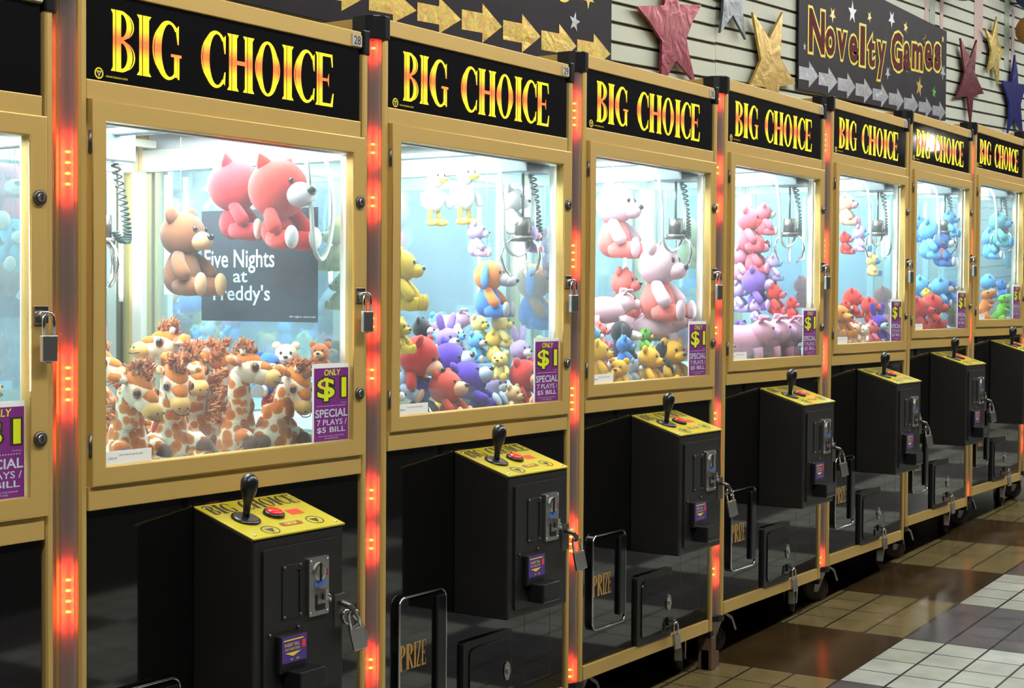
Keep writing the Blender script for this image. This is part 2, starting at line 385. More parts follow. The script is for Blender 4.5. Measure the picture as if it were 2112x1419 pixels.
# ------------------------------------------------------------------ the setting
SL = .0455                                   # the floor (and the wall's slats) rise this much per metre along the row
def struct(mb, name, m, bevel=0, label=None):
    o = mb.build(name, m, bevel=bevel); o['kind'] = 'structure'
    if label: o['label'] = label
    return o
def fz(x): return SL*x + .002
fl = MB(); fl.add([(-9, -9, fz(-9)-.0), (26, -9, fz(26)), (26, 1.0, fz(26)), (-9, 1.0, fz(-9))], [(0, 1, 2, 3)])
fl.add([(-9, -9, fz(-9)-.1), (26, -9, fz(26)-.1), (26, 1.0, fz(26)-.1), (-9, 1.0, fz(-9)-.1)], [(3, 2, 1, 0)])
struct(fl, 'floor', floor_mat())
WALLM = mat('pale slat wall board', (.53, .57, .485), .5, vary=.03)
GROOVE = mat('dark slat groove', (.05, .035, .025), .7)
wl = MB(); P = .0775
for (xa, xb, dz) in ((-9, 2.647, 0), (2.650, 26, .004)):
    for k in range(-3, 52):
        za = 2.310 - 28*P + k*P + dz
        z0, z1 = za+.006, za+P-.006
        y = .90
        vs = []
        for x in (xa, xb):
            for (yy, z) in ((y+.012, z0), (y, z0+.001), (y, z1-.001), (y+.012, z1)): vs.append((x, yy, z+SL*x))
        wl.add(vs, [(0, 1, 5, 4), (1, 2, 6, 5), (2, 3, 7, 6), (0, 3, 2, 1), (4, 5, 6, 7)])
struct(wl, 'wall_back', WALLM)
gb = MB().box(-9, 26, .911, .96, -.6, 5.4)
struct(gb, 'wall_rear', GROOVE)
CEILM = mat('grey ceiling panel', (.30, .29, .27), .8)
struct(MB().box(-9, 26, -9, 1.0, 5.30, 5.36), 'ceiling', CEILM)
# painted drips high on the slat wall
for k, (x, z, wd, h, c) in enumerate(((5.43, 2.72, .035, .26, 'p'), (5.53, 2.74, .05, .14, 'g'), (5.70, 2.70, .03, .20, 'p'), (6.43, 2.80, .09, .30, 'p'), (7.06, 2.73, .06, .28, 'g'), (7.20, 2.60, .035, .30, 'p'))):
    m = mat('pale pink wall paint', (.56, .42, .40), .6) if c == 'p' else mat('pale green wall paint', (.36, .44, .36), .6)
    pts = [(x-wd, z+h)] + [(x+wd*cos(a)*-1, z-h*.55+wd*1.6*-sin(a)) for a in [pi*i/10 for i in range(11)]] + [(x+wd, z+h)]
    o = MB().prism(pts, lambda a, b, d: (a, .8995+d, b+SL*a), 0, -.0015).build(f'trim_{k+1}', m)
    tag(o, None, None, None, 'structure')

# ceiling fluorescent fixtures over the aisle
FIXM = mat('white fixture housing', (.7, .7, .68), .5)
DIFF = mat('lit fluorescent diffuser', (.9, .9, .9), .5, emit=(1.0, .97, .90), es=CEIL_E)
def fixture(x, y, z, yaw, L=2.4, wd=.30):
    e = empty('ceiling_light', (x, y, z), (0, 0, yaw), 'long white fluorescent ceiling fixture over the aisle', 'light', 'ceiling fluorescents over the aisle')
    MB().box(-L/2, L/2, -wd/2, wd/2, .03, .10).build('housing', FIXM, e, .004)
    MB().box(-L/2+.02, L/2-.02, -wd/2+.02, wd/2-.02, 0, .03).build('diffuser', DIFF, e)
    MB().cyl((-L*.35, 0, .10), (-L*.35, 0, 5.3-z), .008, 8).cyl((L*.35, 0, .10), (L*.35, 0, 5.3-z), .008, 8).build('suspension_rod', FIXM, e)
for (x, y, z, a) in ((-4.0, -1.95, 3.9, 0), (-.8, -1.95, 3.95, 0), (2.4, -1.95, 4.0, 0), (5.6, -1.95, 4.1, 0), (8.8, -1.95, 4.2, 0), (12.0, -1.95, 4.3, 0)): fixture(x, y, z, a)
fixture(11.6, -2.95, 2.80, R(-14), 1.2, .10)
struct(MB().box(-9, 9.5, -2.66, -2.56, -.6, 5.32), 'wall_front_added', mat('charcoal for dark reflections', (.020, .019, .020), .8))  # unseen wall, added so the nearest gloss panels reflect black

# ------------------------------------------------------------------ claw machine
T = lambda y: (lambda a, b: (a, y, b))          # flat lettering in a plane y = const
MW = .862
NUM = [27, 28, 29, 30, 31, 32, 33, 34, 35]
POS = [(-2.601, .015, -.121), (-1.735, .005, -.080), (-.866, .003, -.038), (0, 0, 0), (.870, -.003, .041), (1.740, -.007, .077), (2.622, .007, .119), (3.498, .010, .157), (4.372, .010, .197)]
D = .76

def PX(side): return (lambda x: x) if side == 0 else (lambda x: .845+(.029-x)*.6 if x < .029 else .874-x)
def corner_post(root, side):
    """aluminium corner extrusion with a clear light channel across the corner. side: 0 left, 1 right"""
    X = PX(side)
    p = MB()
    def sec(pts, z0, z1):
        n = len(pts); vs = [(X(a), b, z0) for a, b in pts]+[(X(a), b, z1) for a, b in pts]
        p.add(vs, [tuple(range(n)), tuple(range(n, 2*n))]+[(i, (i+1) % n, (i+1) % n+n, i+n) for i in range(n)])
    z0, z1 = .165, 1.84
    sec([(.029, .002), (.033, -.003), (.043, -.003), (.046, .001), (.046, .030), (.036, .036), (.029, .012)], z0, z1)      # front leg of the extrusion
    sec([(.003, .031), (.000, .036), (.000, .060), (.036, .060), (.036, .036), (.012, .031)], z0, z1)                      # side leg
    post = p.build('corner_post', GOLD, root)
    ch = MB(); pts = [(.029, .010), (.036, .036), (.010, .031), (.012, .029), (.0335, .0335), (.027, .012)]
    n = len(pts); vs = [(X(a), b, z0) for a, b in pts]+[(X(a), b, z1) for a, b in pts]
    ch.add(vs, [(i, (i+1) % n, (i+1) % n+n, i+n) for i in range(n)])
    ch.build('light_channel', DARK_CH, post)
    cv = MB(); arc = [(.029 - .026*sin(t), .029 - .0265*cos(t)) for t in [R(8), R(26), R(45), R(64), R(82)]]
    arc2 = [(a+.0012, b+.0012) for a, b in arc]; vs = [(X(a), b, z) for z in (z0, z1) for a, b in arc+arc2[::-1]]; n = 10
    cv.add(vs, [(i, (i+1) % n, (i+1) % n+n, i+n) for i in range(n)], True)
    cv.build('light_cover', COVER, post)
    return post
def led_group(parent, side, zs, k=[0]):
    X = PX(side)
    mb = MB()
    for z in zs: mb.ell((X(.0255), .0255, z), (.0048, .0048, .0026), None, 10, 6)
    mb.build('led_cluster', LEDM, parent)
    L = bpy.data.lights.new('led_glow', 'AREA'); L.shape = 'RECTANGLE'; L.size = .010; L.size_y = max(zs)-min(zs)+.055
    L.energy = LED_W*(len(zs)+1)/5; L.color = (1.0, .045, .02)
    o = bpy.data.objects.new('led_glow', L); col.objects.link(o); o.parent = parent
    o.location = (X(.0165), .0165, (zs[0]+zs[-1])/2)
    d = Vector((1 if side == 0 else -1, 1, 0)).normalized()               # towards the channel's back
    o.rotation_euler = d.to_track_quat('-Z', 'Y').to_euler()
def cap_of(root, side, z0, z1, name):
    X = PX(side)
    pts = [(.048, -.006), (.030, -.006), (.016, -.001), (.004, .010), (-.004, .026), (-.004, .064), (.048, .064)]
    return MB().prism([(X(a), b) for a, b in pts], lambda a, b, d: (a, b, d), z0, z1).build(name, BLACKP, root, .003)

def box_front_local(u, z, y=0): return (u, -.155-y, z)
def make_machine():
    r = empty('claw_machine')
    # --- frame: all gold members of the body
    f = MB()
    f.box(.046, .821, -.002, .05, 1.844, 1.880)                    # top band
    f.box(.0, MW, .05, D, 1.846, 1.880)                            # top deck edge
    f.box(.046, .821, -.001, .05, 1.647, 1.683)                    # band under the sign
    f.box(.046, .821, -.006, .05, .902, .945)                      # ledge under the door
    f.box(.050, .817, -.003, .05, .165, .204)                      # bottom rail
    for u in (.0, MW-.03):
        f.box(u, u+.03, .06, D-.06, .165, .204); f.box(u, u+.03, .06, D-.06, .900, .935); f.box(u, u+.03, .06, D-.06, 1.80, 1.846)
        f.box(u, u+.03, D-.06, D, .165, 1.846)
    f.box(.03, MW-.03, D-.04, D, .165, .204); f.box(.03, MW-.03, D-.04, D, .90, .935)
    f.build('frame', GOLD, r, .0015)
    # inner aluminium posts beside the glass
    q = MB()
    for u in (.030, MW-.048): q.box(u, u+.018, D-.075, D-.04, .935, 1.60); q.box(u, u+.018, .034, .052, .935, 1.61)
    for u in (.004, MW-.034): q.box(u, u+.03, .06, D-.06, 1.60, 1.655)  # top rails given pale metal to carry the overexposed lamp light
    q.box(.03, MW-.03, D-.045, D-.01, 1.60, 1.655)
    q.build('inner_post', ALU, r, .002)
    up = MB()
    for u in (.006, MW-.010): up.box(u, u+.004, .05, D-.04, 1.655, 1.80)
    up.box(.02, MW-.02, D-.02, D-.012, 1.655, 1.80).build('upper_panel', WHITE, r)
    # --- sign
    sg = MB().box(.046, .821, .004, .030, 1.683, 1.844).build('marquee', MARQ, r)
    MB().flat(big_choice(), T(.0028)).build('lettering', LETTER, sg)
    lg = MB().flat(ring(.078, 1.697, (.0105, .0105), (.0075, .0075)), T(.0028)).flat([[(.0715, 1.7015), (.0845, 1.7015), (.078, 1.690)]], T(.0029)).flat(ftext('www.betson.com', .094, 1.6915, .146, 1.6965), T(.0028))
    lg.build('maker_logo', YEL_INK, sg)
    MB().flat([[(.0745, 1.6995), (.0815, 1.6995), (.078, 1.693)]], T(.0026)).build('logo_triangle', BLUE_INK, sg)
    MB().box(.788, .820, -.0045, -.002, 1.8465, 1.872).build('number_plate', mat('grey plate', (.45, .44, .40), .5), r)
    # --- door
    d = MB()
    fr = lambda a, b, dd: (a, dd, b)
    for pts in ([(.050, .945), (.824, .945), (.785, .981), (.082, .981)], [(.050, 1.647), (.082, 1.610), (.785, 1.610), (.824, 1.647)],
                [(.050, .945), (.082, .981), (.082, 1.610), (.050, 1.647)], [(.824, .945), (.824, 1.647), (.785, 1.610), (.785, .981)]):
        n = 4; m0 = [fr(a, b, -.012) for a, b in pts]; m1 = [fr(a, b, .012) for a, b in pts]
        d.add(m0+m1, [(0, 1, 2, 3), (7, 6, 5, 4)]+[(i, (i+1) % 4, (i+1) % 4+4, i+4) for i in range(4)])
    dr = d.build('door', GOLD, r, .0025)
    MB().box(.080, .787, .000, .005, .979, 1.612).build('glass_pane', PANE, dr)
    for z in (1.504, 1.082):
        lk = MB().tube([(.805, -.010, z), (.805, -.017, z), (.805, -.018, z)], [.0135, .0135, .010], 20).build('door_lock', DKSTEEL, dr)
        MB().tube([(.805, -.017, z), (.805, -.0205, z)], [.0085, .0075], 16).build('lock_core', STEEL, lk)
        MB().box(.8040, .8060, -.0212, -.020, z-.005, z+.005).build('keyway', BLACKM, lk)
    hs = MB().box(.792, .822, -.016, -.011, 1.283, 1.315)
    hs.tube([(.798, -.016, 1.300), (.798, -.028, 1.303), (.807, -.031, 1.303), (.816, -.028, 1.303), (.816, -.016, 1.300)], .0035, 8)
    hs.build('hasp', CHROME, dr, .002)
    for z in (.985, 1.29, 1.60): pass
    hg = MB().cyl((.0495, -.006, 1.55), (.0495, -.006, 1.59), .004, 8).cyl((.0495, -.006, 1.00), (.0495, -.006, 1.04), .004, 8).build('hinge', DKSTEEL, dr)
    # price sign on the glass
    st = MB().box(.662, .781, -.0022, -.0004, .982, 1.150).build('price_sign', PAPER, dr)
    MB().flat([rect(.666, .9825, .7795, 1.1405)], T(-.0026)).build('purple_field', PURPLE, st)
    ylw = MB().flat(ftext('ONLY', .697, 1.124, .751, 1.1375, .015, .15), T(-.0031))
    big = text_polys('$1', .02)
    ol = MB().flat(fit(text_polys('$1', .07), .672, 1.0655, .776, 1.1225), T(-.0029)).build('outline', BLACK_INK, st)
    ylw.flat(fit(big, .676, 1.069, .772, 1.1195), T(-.0032)); ylw.build('price_lettering', LIME, st)
    pl = MB().flat(ftext('SPECIAL', .669, 1.0335, .777, 1.0515, .02), T(-.003)).flat(ftext('7 PLAYS /', .675, 1.0165, .774, 1.029, .01), T(-.003)).flat(ftext('$5 BILL', .675, .999, .770, 1.0125, .015), T(-.003))
    for i in range(17): pl.flat([rect(.675+i*.0058, 1.0575, .678+i*.0058, 1.0592)], T(-.003))
    pl.flat(ftext('MUST USE A $5 BILL FOR BONUS', .680, .9915, .765, .9945), T(-.003)).flat(ftext('NO EXCEPTIONS', .70, .9865, .745, .9895), T(-.003)).flat(ftext('TO PLAY', .753, 1.0625, .774, 1.0655), T(-.003))
    pl.build('special_lettering', PALE, st)
    il = MB().box(.084, .202, -.0016, -.0004, .982, 1.006).build('info_label', PAPER, dr)
    MB().flat(ftext('Scan code to see our page', .122, .9955, .180, 1.0005), T(-.002)).flat(ftext('Like us', .096, .991, .115, .9965), T(-.002)).build('label_lettering', INK, il)
    # --- glass house: sides, back, inside floor and canopy
    for u, nm in ((.010, 'side_glass'), (MW-.015, 'side_glass')):
        MB().box(u, u+.005, .062, D-.062, .935, 1.60).build(nm, SIDE, r)
    MB().box(.03, MW-.03, D-.012, D-.006, .935, 1.60).build('back_mirror', MIRROR, r)
    MB().box(.034, MW-.034, .05, D-.04, .925, .942).build('prize_floor', WHITE, r)
    can = MB().box(.034, MW-.034, .05, D-.02, 1.690, 1.700); can.box(.034, MW-.034, .034, .048, 1.61, 1.70)
    can.build('canopy', WHITE, r)
    # lamps inside
    for (u, y, z0, z1) in ((.798, .0115, 1.165, 1.60), (.772, .712, 1.30, 1.60)):
        tb = MB().cyl((u, y, z0), (u, y, z1), .0055, 12).build('light_tube', TUBE2 if y < .1 else TUBE, r)
        MB().cyl((u, y, z0-.02), (u, y, z0), .006, 12).cyl((u, y, z1), (u, y, z1+.015), .006, 12).build('tube_socket', ALU, tb)
    tb = MB().cyl((.10, .075, 1.655), (MW-.10, .075, 1.655), .0085, 12).build('light_tube', TUBE, r)
    MB().cyl((.08, .075, 1.655), (.10, .075, 1.655), .009, 12).cyl((MW-.10, .075, 1.655), (MW-.08, .075, 1.655), .009, 12).build('tube_socket', ALU, tb)
    L = bpy.data.lights.new('canopy_lamp', 'AREA'); L.shape = 'RECTANGLE'; L.size = .60; L.size_y = .42; L.energy = CANOPY_W; L.color = (.90, .98, 1)
    lo = bpy.data.objects.new('canopy_lamp', L); col.objects.link(lo); lo.parent = r; lo.location = (MW/2, .36, 1.683)
    # acrylic prize chute
    MB().box(.312, .316, .075, .40, .942, 1.030).box(.312, .76, .071, .075, .942, 1.030).box(.310, .318, .069, .077, .942, 1.032).build('chute_baffle', ACRY, r)
    # --- lower cabinet
    lp = MB().box(.050, .821, .004, .030, .204, .902).box(.004, .030, .06, D-.06, .204, .900).box(MW-.030, MW-.004, .06, D-.06, .204, .900).box(.03, MW-.03, D-.035, D-.01, .204, .90).build('lower_panel', BLACK, r)
    MB().flat([rect(.632, .250, .6335, .47), rect(.756, .250, .7575, .47), rect(.632, .25, .757, .2515)], T(.0035)).build('panel_pinstripe', mat('dim gold pinstripe', (.07, .06, .03), .4), lp)
    # prize door with rounded chrome edge
    def rr(x0, z0, x1, z1, c, n=6):
        out = []
        for (cx, cz, a0) in ((x1-c, z1-c, 0), (x0+c, z1-c, 90), (x0+c, z0+c, 180), (x1-c, z0+c, 270)):
            out += [(cx+c*cos(R(a0+90*i/n)), cz+c*sin(R(a0+90*i/n))) for i in range(n+1)]
        return out
    pw = MB().prism(rr(.086, .294, .272, .560, .022), lambda a, b, dd: (a, dd, b), -.006, .006).build('prize_door', BLACK, r, .001)
    tr = MB(); ctr = rr(.088, .296, .270, .558, .021, 5); ctr = ctr+ctr[:1]
    tr.tube([(a, -.0075, b) for a, b in ctr], .0028, 8, False)
    tr.build('chrome_edge', CHROME, pw)
    MB().box(.226, .262, -.016, -.0062, .318, .545).build('door_return', BLACKP, pw, .004)
    gp = []
    for ch, a, b in (('P', .083, .108), ('R', .109, .136), ('I', .139, .149), ('Z', .150, .166), ('E', .169, .187)): gp += place(ch, a+.006, b+.006, .388, .448)
    MB().flat(gp, T(-.0066)).build('prize_lettering', ORANGE_INK, pw)
    # access door
    ad = MB().prism(rr(.346, .202, .560, .410, .012), lambda a, b, dd: (a, dd, b), -.006, .006).build('access_door', BLACKM, r, .002)
    MB().prism(rr(.370, .220, .552, .390, .020), lambda a, b, dd: (a, dd, b), -.0095, -.006).build('door_leaf', BLACK, ad, .002)
    kl = MB().prism([(.530+.0135*cos(2*pi*i/20), .306+.024*sin(2*pi*i/20)) for i in range(20)], lambda a, b, dd: (a, dd, b), -.0135, -.0095).cyl((.530, -.013, .306), (.530, -.018, .306), .008, 16)
    kl.build('door_lock', STEEL, ad, .001)
    MB().box(.525, .555, -.015, -.0095, .236, .262).tube([(.534, -.014, .25), (.534, -.026, .252), (.546, -.026, .252), (.546, -.014, .25)], .003, 8).build('hasp', DKSTEEL, ad, .001)
    # --- control box
    cb = MB(); x0, x1 = .316, .582
    def side(x): return [(x, .004, .487), (x, -.155, .487), (x, -.155, .829), (x, .004, .879)]
    a, b = side(x0), side(x1)
    cb.add(a+b, [(0, 1, 2, 3), (7, 6, 5, 4), (0, 4, 5, 1), (1, 5, 6, 2), (2, 6, 7, 3), (3, 7, 4, 0)])
    box = cb.build('control_box', BLACKM, r, .004)
    def top(u, y, h=0.0): return (u, y, .879+.3145*(y-.004)+h)
    cp = MB()
    c4 = [(x0-.002, .001), (x1+.002, .001), (x1+.002, -.158), (x0-.002, -.158)]
    cp.add([top(u, y, .0005) for u, y in c4]+[top(u, y, .0040) for u, y in c4], [(3, 2, 1, 0), (4, 5, 6, 7)]+[(i, (i+1) % 4, (i+1) % 4+4, i+4) for i in range(4)])
    cpo = cp.build('control_panel', YELLOW, r, .0008)
    TP = lambda h: (lambda a, b: top(a, b, h))
    bc = fit(big_choice(), .326, -.046, .576, -.006)
    MB().flat(bc, TP(.0044)).flat(ring(.386, -.135, (.022, .017), (.0195, .0145)), TP(.0044)).flat([[(.374, -.129), (.398, -.129), (.386, -.147)]], TP(.0044)).flat(ring(.528, -.125, (.022, .017), (.0195, .0145)), TP(.0044)).flat([[(.516, -.119), (.540, -.119), (.528, -.137)]], TP(.0044)).build('panel_lettering', BLACK_INK, cpo)
    MB().flat([rect(.497, -.092, .535, -.070)], TP(.0045)).build('red_square', RED_INK, cpo)
    MB().flat([[(.430, -.132), (.486, -.132), (.490, -.124), (.486, -.116), (.430, -.116), (.426, -.124)]], TP(.0045)).build('drop_badge', mat('brown badge', (.22, .06, .02), .4), cpo)
    MB().flat(ftext('DROP', .441, -.129, .475, -.119, .01), TP(.0049)).build('drop_lettering', YEL_INK, cpo)
    sc = MB()
    for (u, y) in ((.330, -.145), (.570, -.145), (.328, -.012), (.572, -.012)): sc.ell(top(u, y, .004), (.0042, .0042, .0022), None, 10, 6)
    sc.build('panel_screw', STEEL, cpo)
    jb = Vector(top(.375, -.080, .004)); up = Vector((0, -.30, .954)).normalized()
    js = MB().tube([jb, jb+up*.003, jb+up*.006], [.030, .030, .024], 28).build('joystick', BLACKP, r)
    dirn = Vector((.08, -.06, 1)).normalized()
    prof = [(0, .007), (.018, .0068), (.030, .0075), (.038, .0105), (.050, .0145), (.062, .0168), (.072, .0165), (.080, .013), (.085, .007), (.0865, .001)]
    MB().tube([jb+dirn*h*1.05 for h, rr_ in prof], [q*1.05 for h, q in prof], 20).build('handle', BLACKP, js)
    bb = Vector(top(.455, -.080, .004))
    bt = MB().tube([bb, bb+up*.006, bb+up*.008], [.0225, .022, .019], 28).build('drop_button', BLACKP, r)
    MB().tube([bb+up*.006, bb+up*.0105, bb+up*.0125], [.0175, .016, .006], 24).build('plunger', REDB, bt)
    # coin door
    cd = MB().prism(rr(.340, .508, .566, .807, .006), lambda a, b, dd: (a, -.155+dd, b), -.005, .0).build('coin_door', BLACKM, r, .0015)
    yb = -.160
    cm = MB().prism(rr(.465, .658, .525, .775, .004), lambda a, b, dd: (a, yb+dd, b), -.006, 0)
    cm.tube([(.494, yb-.006, .746), (.494, yb-.010, .746), (.494, yb-.011, .746)], [.019, .018, .012], 20)
    cmo = cm.build('coin_mechanism', STEEL, cd, .001)
    MB().box(.4925, .4965, yb-.0125, yb-.010, .728, .764).build('coin_slot', BLACKM, cmo)
    MB().box(.505, .519, yb-.0085, yb-.006, .736, .749).build('slot_window', mat('red coin window', (.25, .02, .05), .2), cmo)
    MB().box(.480, .514, yb-.0068, yb-.006, .717, .727).build('instruction_plate', BLUE_INK, cmo)
    MB().box(.496, .506, yb-.022, yb-.006, .690, .712, None).tube([(.500, yb-.012, .704), (.510, yb-.020, .694), (.514, yb-.018, .684)], [.006, .0055, .004], 10).build('return_lever', CHROME, cmo)
    MB().box(.484, .489, yb-.0075, yb-.006, .672, .700).box(.486, .512, yb-.0075, yb-.006, .668, .680).build('return_cup', BLACKM, cmo)
    cr = MB()
    for (u, z) in ((.470, .768), (.520, .768), (.470, .664), (.520, .664)): cr.ell((u, yb-.006, z), (.003, .0025, .003), None, 8, 6)
    cr.build('mount_bolt', CHROME, cmo)
    sp = MB().box(.392, .446, yb-.002, yb, .664, .770); sp.box(.440, .4425, yb-.0045, yb-.001, .674, .758)
    sp.box(.432, .441, yb-.0045, yb-.001, .758, .7605); sp.build('cover_plate', BLACKM, cd, .0008)
    bl = MB()
    for (u, z) in ((.397, .765), (.444, .766), (.397, .668), (.444, .668), (.356, .640), (.438, .644)): bl.ell((u, yb-.002, z), (.0038, .003, .0038), None, 10, 6)
    bl.build('bolt_head', DKSTEEL, cd)
    # bill acceptor
    ba = MB().box(.372, .450, yb-.014, yb, .562, .636).box(.395, .472, yb-.046, yb, .520, .566).build('bill_acceptor', BLACKP, r, .003)
    lb = MB().box(.376, .447, yb-.0155, yb-.014, .582, .633).build('bill_label', VIOLETP, ba)
    ly = MB().flat([rect(.380, .625, .437, .6275), [(.384, .602), (.430, .602), (.407, .594)]], T(yb-.016)).flat(ftext('INSERT BILL', .383, .614, .426, .6205), T(yb-.016)).flat(ftext('ANY DIRECTION', .383, .606, .426, .611), T(yb-.016)).flat(ftext('$1  $5', .400, .586, .426, .590), T(yb-.016))
    ly.build('label_lettering', YEL_INK, lb)
    MB().flat([rect(.433, .607, .443, .622)], T(yb-.016)).build('bill_icon', RED_INK, lb)
    MB().box(.403, .466, yb-.0475, yb-.045, .529, .534).build('bill_slot', mat('bill slot void', (.002, .002, .002), .9), ba)
    bh = MB().tube([(.566, -.155, .672), (.560, -.172, .674), (.566, -.184, .668), (.578, -.186, .658), (.585, -.178, .648)], .006, 10)
    bh.box(.548, .582, -.162, -.155, .625, .690); bh.build('box_hasp', DKSTEEL, r, .002)
    # --- corner posts, caps, feet
    for s in (0, 1):
        corner_post(r, s); cap_of(r, s, 1.832, 1.886, 'corner_cap'); cap_of(r, s, .145, .1655, 'corner_foot')
    for (u, y, sw) in ((.165, .080, 38), (.770, .080, -62), (.165, D-.12, 38), (.770, D-.12, 20)):
        zf = fz(0)+SL*u; rd = .050; zc = zf+rd; Rz = Matrix.Rotation(R(sw), 4, 'Z'); W = lambda v: Vector((u, y, 0)) + (Rz @ Vector(v))
        fk = MB().box(u-.038, u+.038, y-.038, y+.038, .158, .165).cyl((u, y, .138), (u, y, .158), .018, 14)
        for sx in (-.025, .021): fk.prism([(-.022, .142), (.020, .142), (.030, zc-.012), (.014, zc-.012)], lambda a, b, dd, sx=sx: W((sx+dd, a, b)), 0, .004)
        fk.prism([(-.020, .142), (-.048, .122), (-.060, .085), (-.066, .088), (-.052, .130), (-.020, .150)], lambda a, b, dd: W((dd, a, b)), -.012, .012)
        ck = fk.build('caster', STEEL, r)
        MB().tube([W((x, .022, zc)) for x in (-.018, -.015, .011, .014)], [rd*.9, rd, rd, rd*.9], 28).build('tyre', WHEEL, ck)
        MB().tube([W((x, .022, zc)) for x in (-.0195, .0155)], [rd*.74, rd*.74], 22).build('hub', HUB, ck)
        MB().tube([W((x, .022, zc)) for x in (-.027, .023)], .009, 12).build('axle', STEEL, ck)
    # --- claw gantry
    g = MB()
    for y in (.12, D-.12): g.box(.05, MW-.05, y-.008, y+.008, 1.655, 1.672)
    g.build('gantry_rail', ALU, r)
    return r
def make_claw(r, cx, cy, coil=True):
    cg = MB().box(cx-.012, cx+.012, .12, D-.12, 1.640, 1.656).box(cx-.055, cx+.055, cy-.05, cy+.05, 1.585, 1.648).build('claw_carriage', mat('grey carriage', (.10, .13, .14), .4), r, .004)
    cl = MB().cyl((cx, cy, 1.47), (cx, cy, 1.585), .004, 8).cyl((cx, cy, 1.42), (cx, cy, 1.47), .022, 16).cyl((cx, cy, 1.405), (cx, cy, 1.42), .030, 16).build('claw', DKSTEEL, r)
    for k in range(3):
        a = 2*pi*k/3+.4; c, s = cos(a), sin(a)
        MB().tube([(cx+c*q, cy+s*q, z) for q, z in ((.026, 1.415), (.052, 1.395), (.060, 1.362), (.050, 1.330), (.030, 1.312))], [.004, .004, .0045, .0055, .003], 8).build('prong', CHROME, cl)
    if coil:
        pts = []; n = 26*9
        for i in range(n):
            t = i/(n-1); a = 26*2*pi*t; ctr = Vector((cx+.03+.035*sin(pi*t), cy-.01, 1.585-.15*sin(pi*t*.5)-.05*sin(pi*t)))
            pts.append(ctr+Vector((.009*cos(a), .009*sin(a), 0)))
        MB().tube(pts, .0026, 5).build('coil_cord', COIL, cl)
def make_hose(r, pts, rad=.0052):
    P = [Vector(p) for p in pts]; out = []
    for i in range(len(P)-1):
        p0, p1, p2, p3 = P[max(i-1, 0)], P[i], P[i+1], P[min(i+2, len(P)-1)]
        for k in range(8):
            t = k/8; out.append(.5*((2*p1)+(p2-p0)*t+(2*p0-5*p1+4*p2-p3)*t*t+(3*p1-p0-3*p2+p3)*t**3))
    out.append(P[-1])
    MB().tube(out, rad, 8).build('cable_loop', HOSE, r)

WHAT = ['only its right edge showing at the left end of the row', 'giraffe toys filling its window', 'big red and indigo plush behind the glass', 'pink pigs and golden bears in the window', 'a row of four pink pigs in the window', 'red round plush and an orange dog in the window', 'three round red plush in the window under blue ones', 'two open mouthed dinosaurs in its window', 'only a sliver of its lit corner at the right photo edge']
CLAW = [(.62, .30), (.47, .44), (.735, .085), (.735, .085), (.735, .085), (.735, .085), (.735, .085), (.735, .085), (.6, .3)]
OUTT = [1.72, 1.33, .94, .55]
def led_pattern(i):
    fours = lambda c: [c+.029, c+.0097, c-.0097, c-.029]
    if i in (3, 5, 7): return [fours(c) for c in (1.718, 1.332, .942, .553)]+[[.196, .177]]
    if i == 1: return [fours(c) for c in (1.522, 1.133, .748, .36)]
    if i in (2, 4, 8): return [[1.815]]+[[c+.0095, c-.0095] for c in (1.589, 1.469, 1.195, 1.078, .804, .690, .416, .303)]
    if i == 0: return [[1.52, 1.50], [1.13, 1.11]]
    return [[1.30, 1.28], [.60]]
proto = make_machine()
index_children()
MACH = []
for i in range(9):
    m = proto if i == 0 else copy_tree(proto)
    MACH.append(m)
for i, m in enumerate(MACH):
    m.location = POS[i]
    n = NUM[i]
    tag(m, (f'gold claw machine numbered {n}, {WHAT[i]}' if 1 <= i <= 6 else f'gold claw machine, {WHAT[i]}'), 'claw machine', 'row of claw machines')
index_children()
for i, m in enumerate(MACH):
    posts = [c for c in ALLC[m.name] if c.name.startswith('corner_post')]
    left = [c for c in posts if c.data.vertices[0].co.x < .4][0]; right = [c for c in posts if c is not left][0]
    for zs in led_pattern(i): led_group(left, 0, zs)
    if i == 0:
        for zs in ([1.79, 1.73], [1.66, 1.64], [1.264, 1.22], [1.083, 1.06], [.78, .76], [.40, .38]): led_group(right, 1, zs)
    make_claw(m, *CLAW[i])
    lx = (.715, .790, 1.385) if i == 1 else (.625, .775, 1.375)
    yy = .052 if i == 1 else .075
    make_hose(m, [(lx[0]+.012, yy+.06, 1.640), (lx[0]+.006, yy+.02, 1.60), (lx[0], yy, 1.50), (lx[0]+.012, yy, lx[2]+.02), ((lx[0]+lx[1])/2, yy, lx[2]-.008), (lx[1]-.012, yy, lx[2]+.03), (lx[1], yy, 1.50), (lx[1]-.002, yy+.02, 1.60), (lx[1]-.006, yy+.06, 1.64)])
    pl = [c for c in ALLC[m.name] if c.name.startswith('number_plate')][0]
    if 1 <= i <= 7: MB().flat(ftext(str(NUM[i]), .7925, 1.8495, .8155, 1.8695, .02), T(-.0049)).build('number', BLACK_INK, pl)

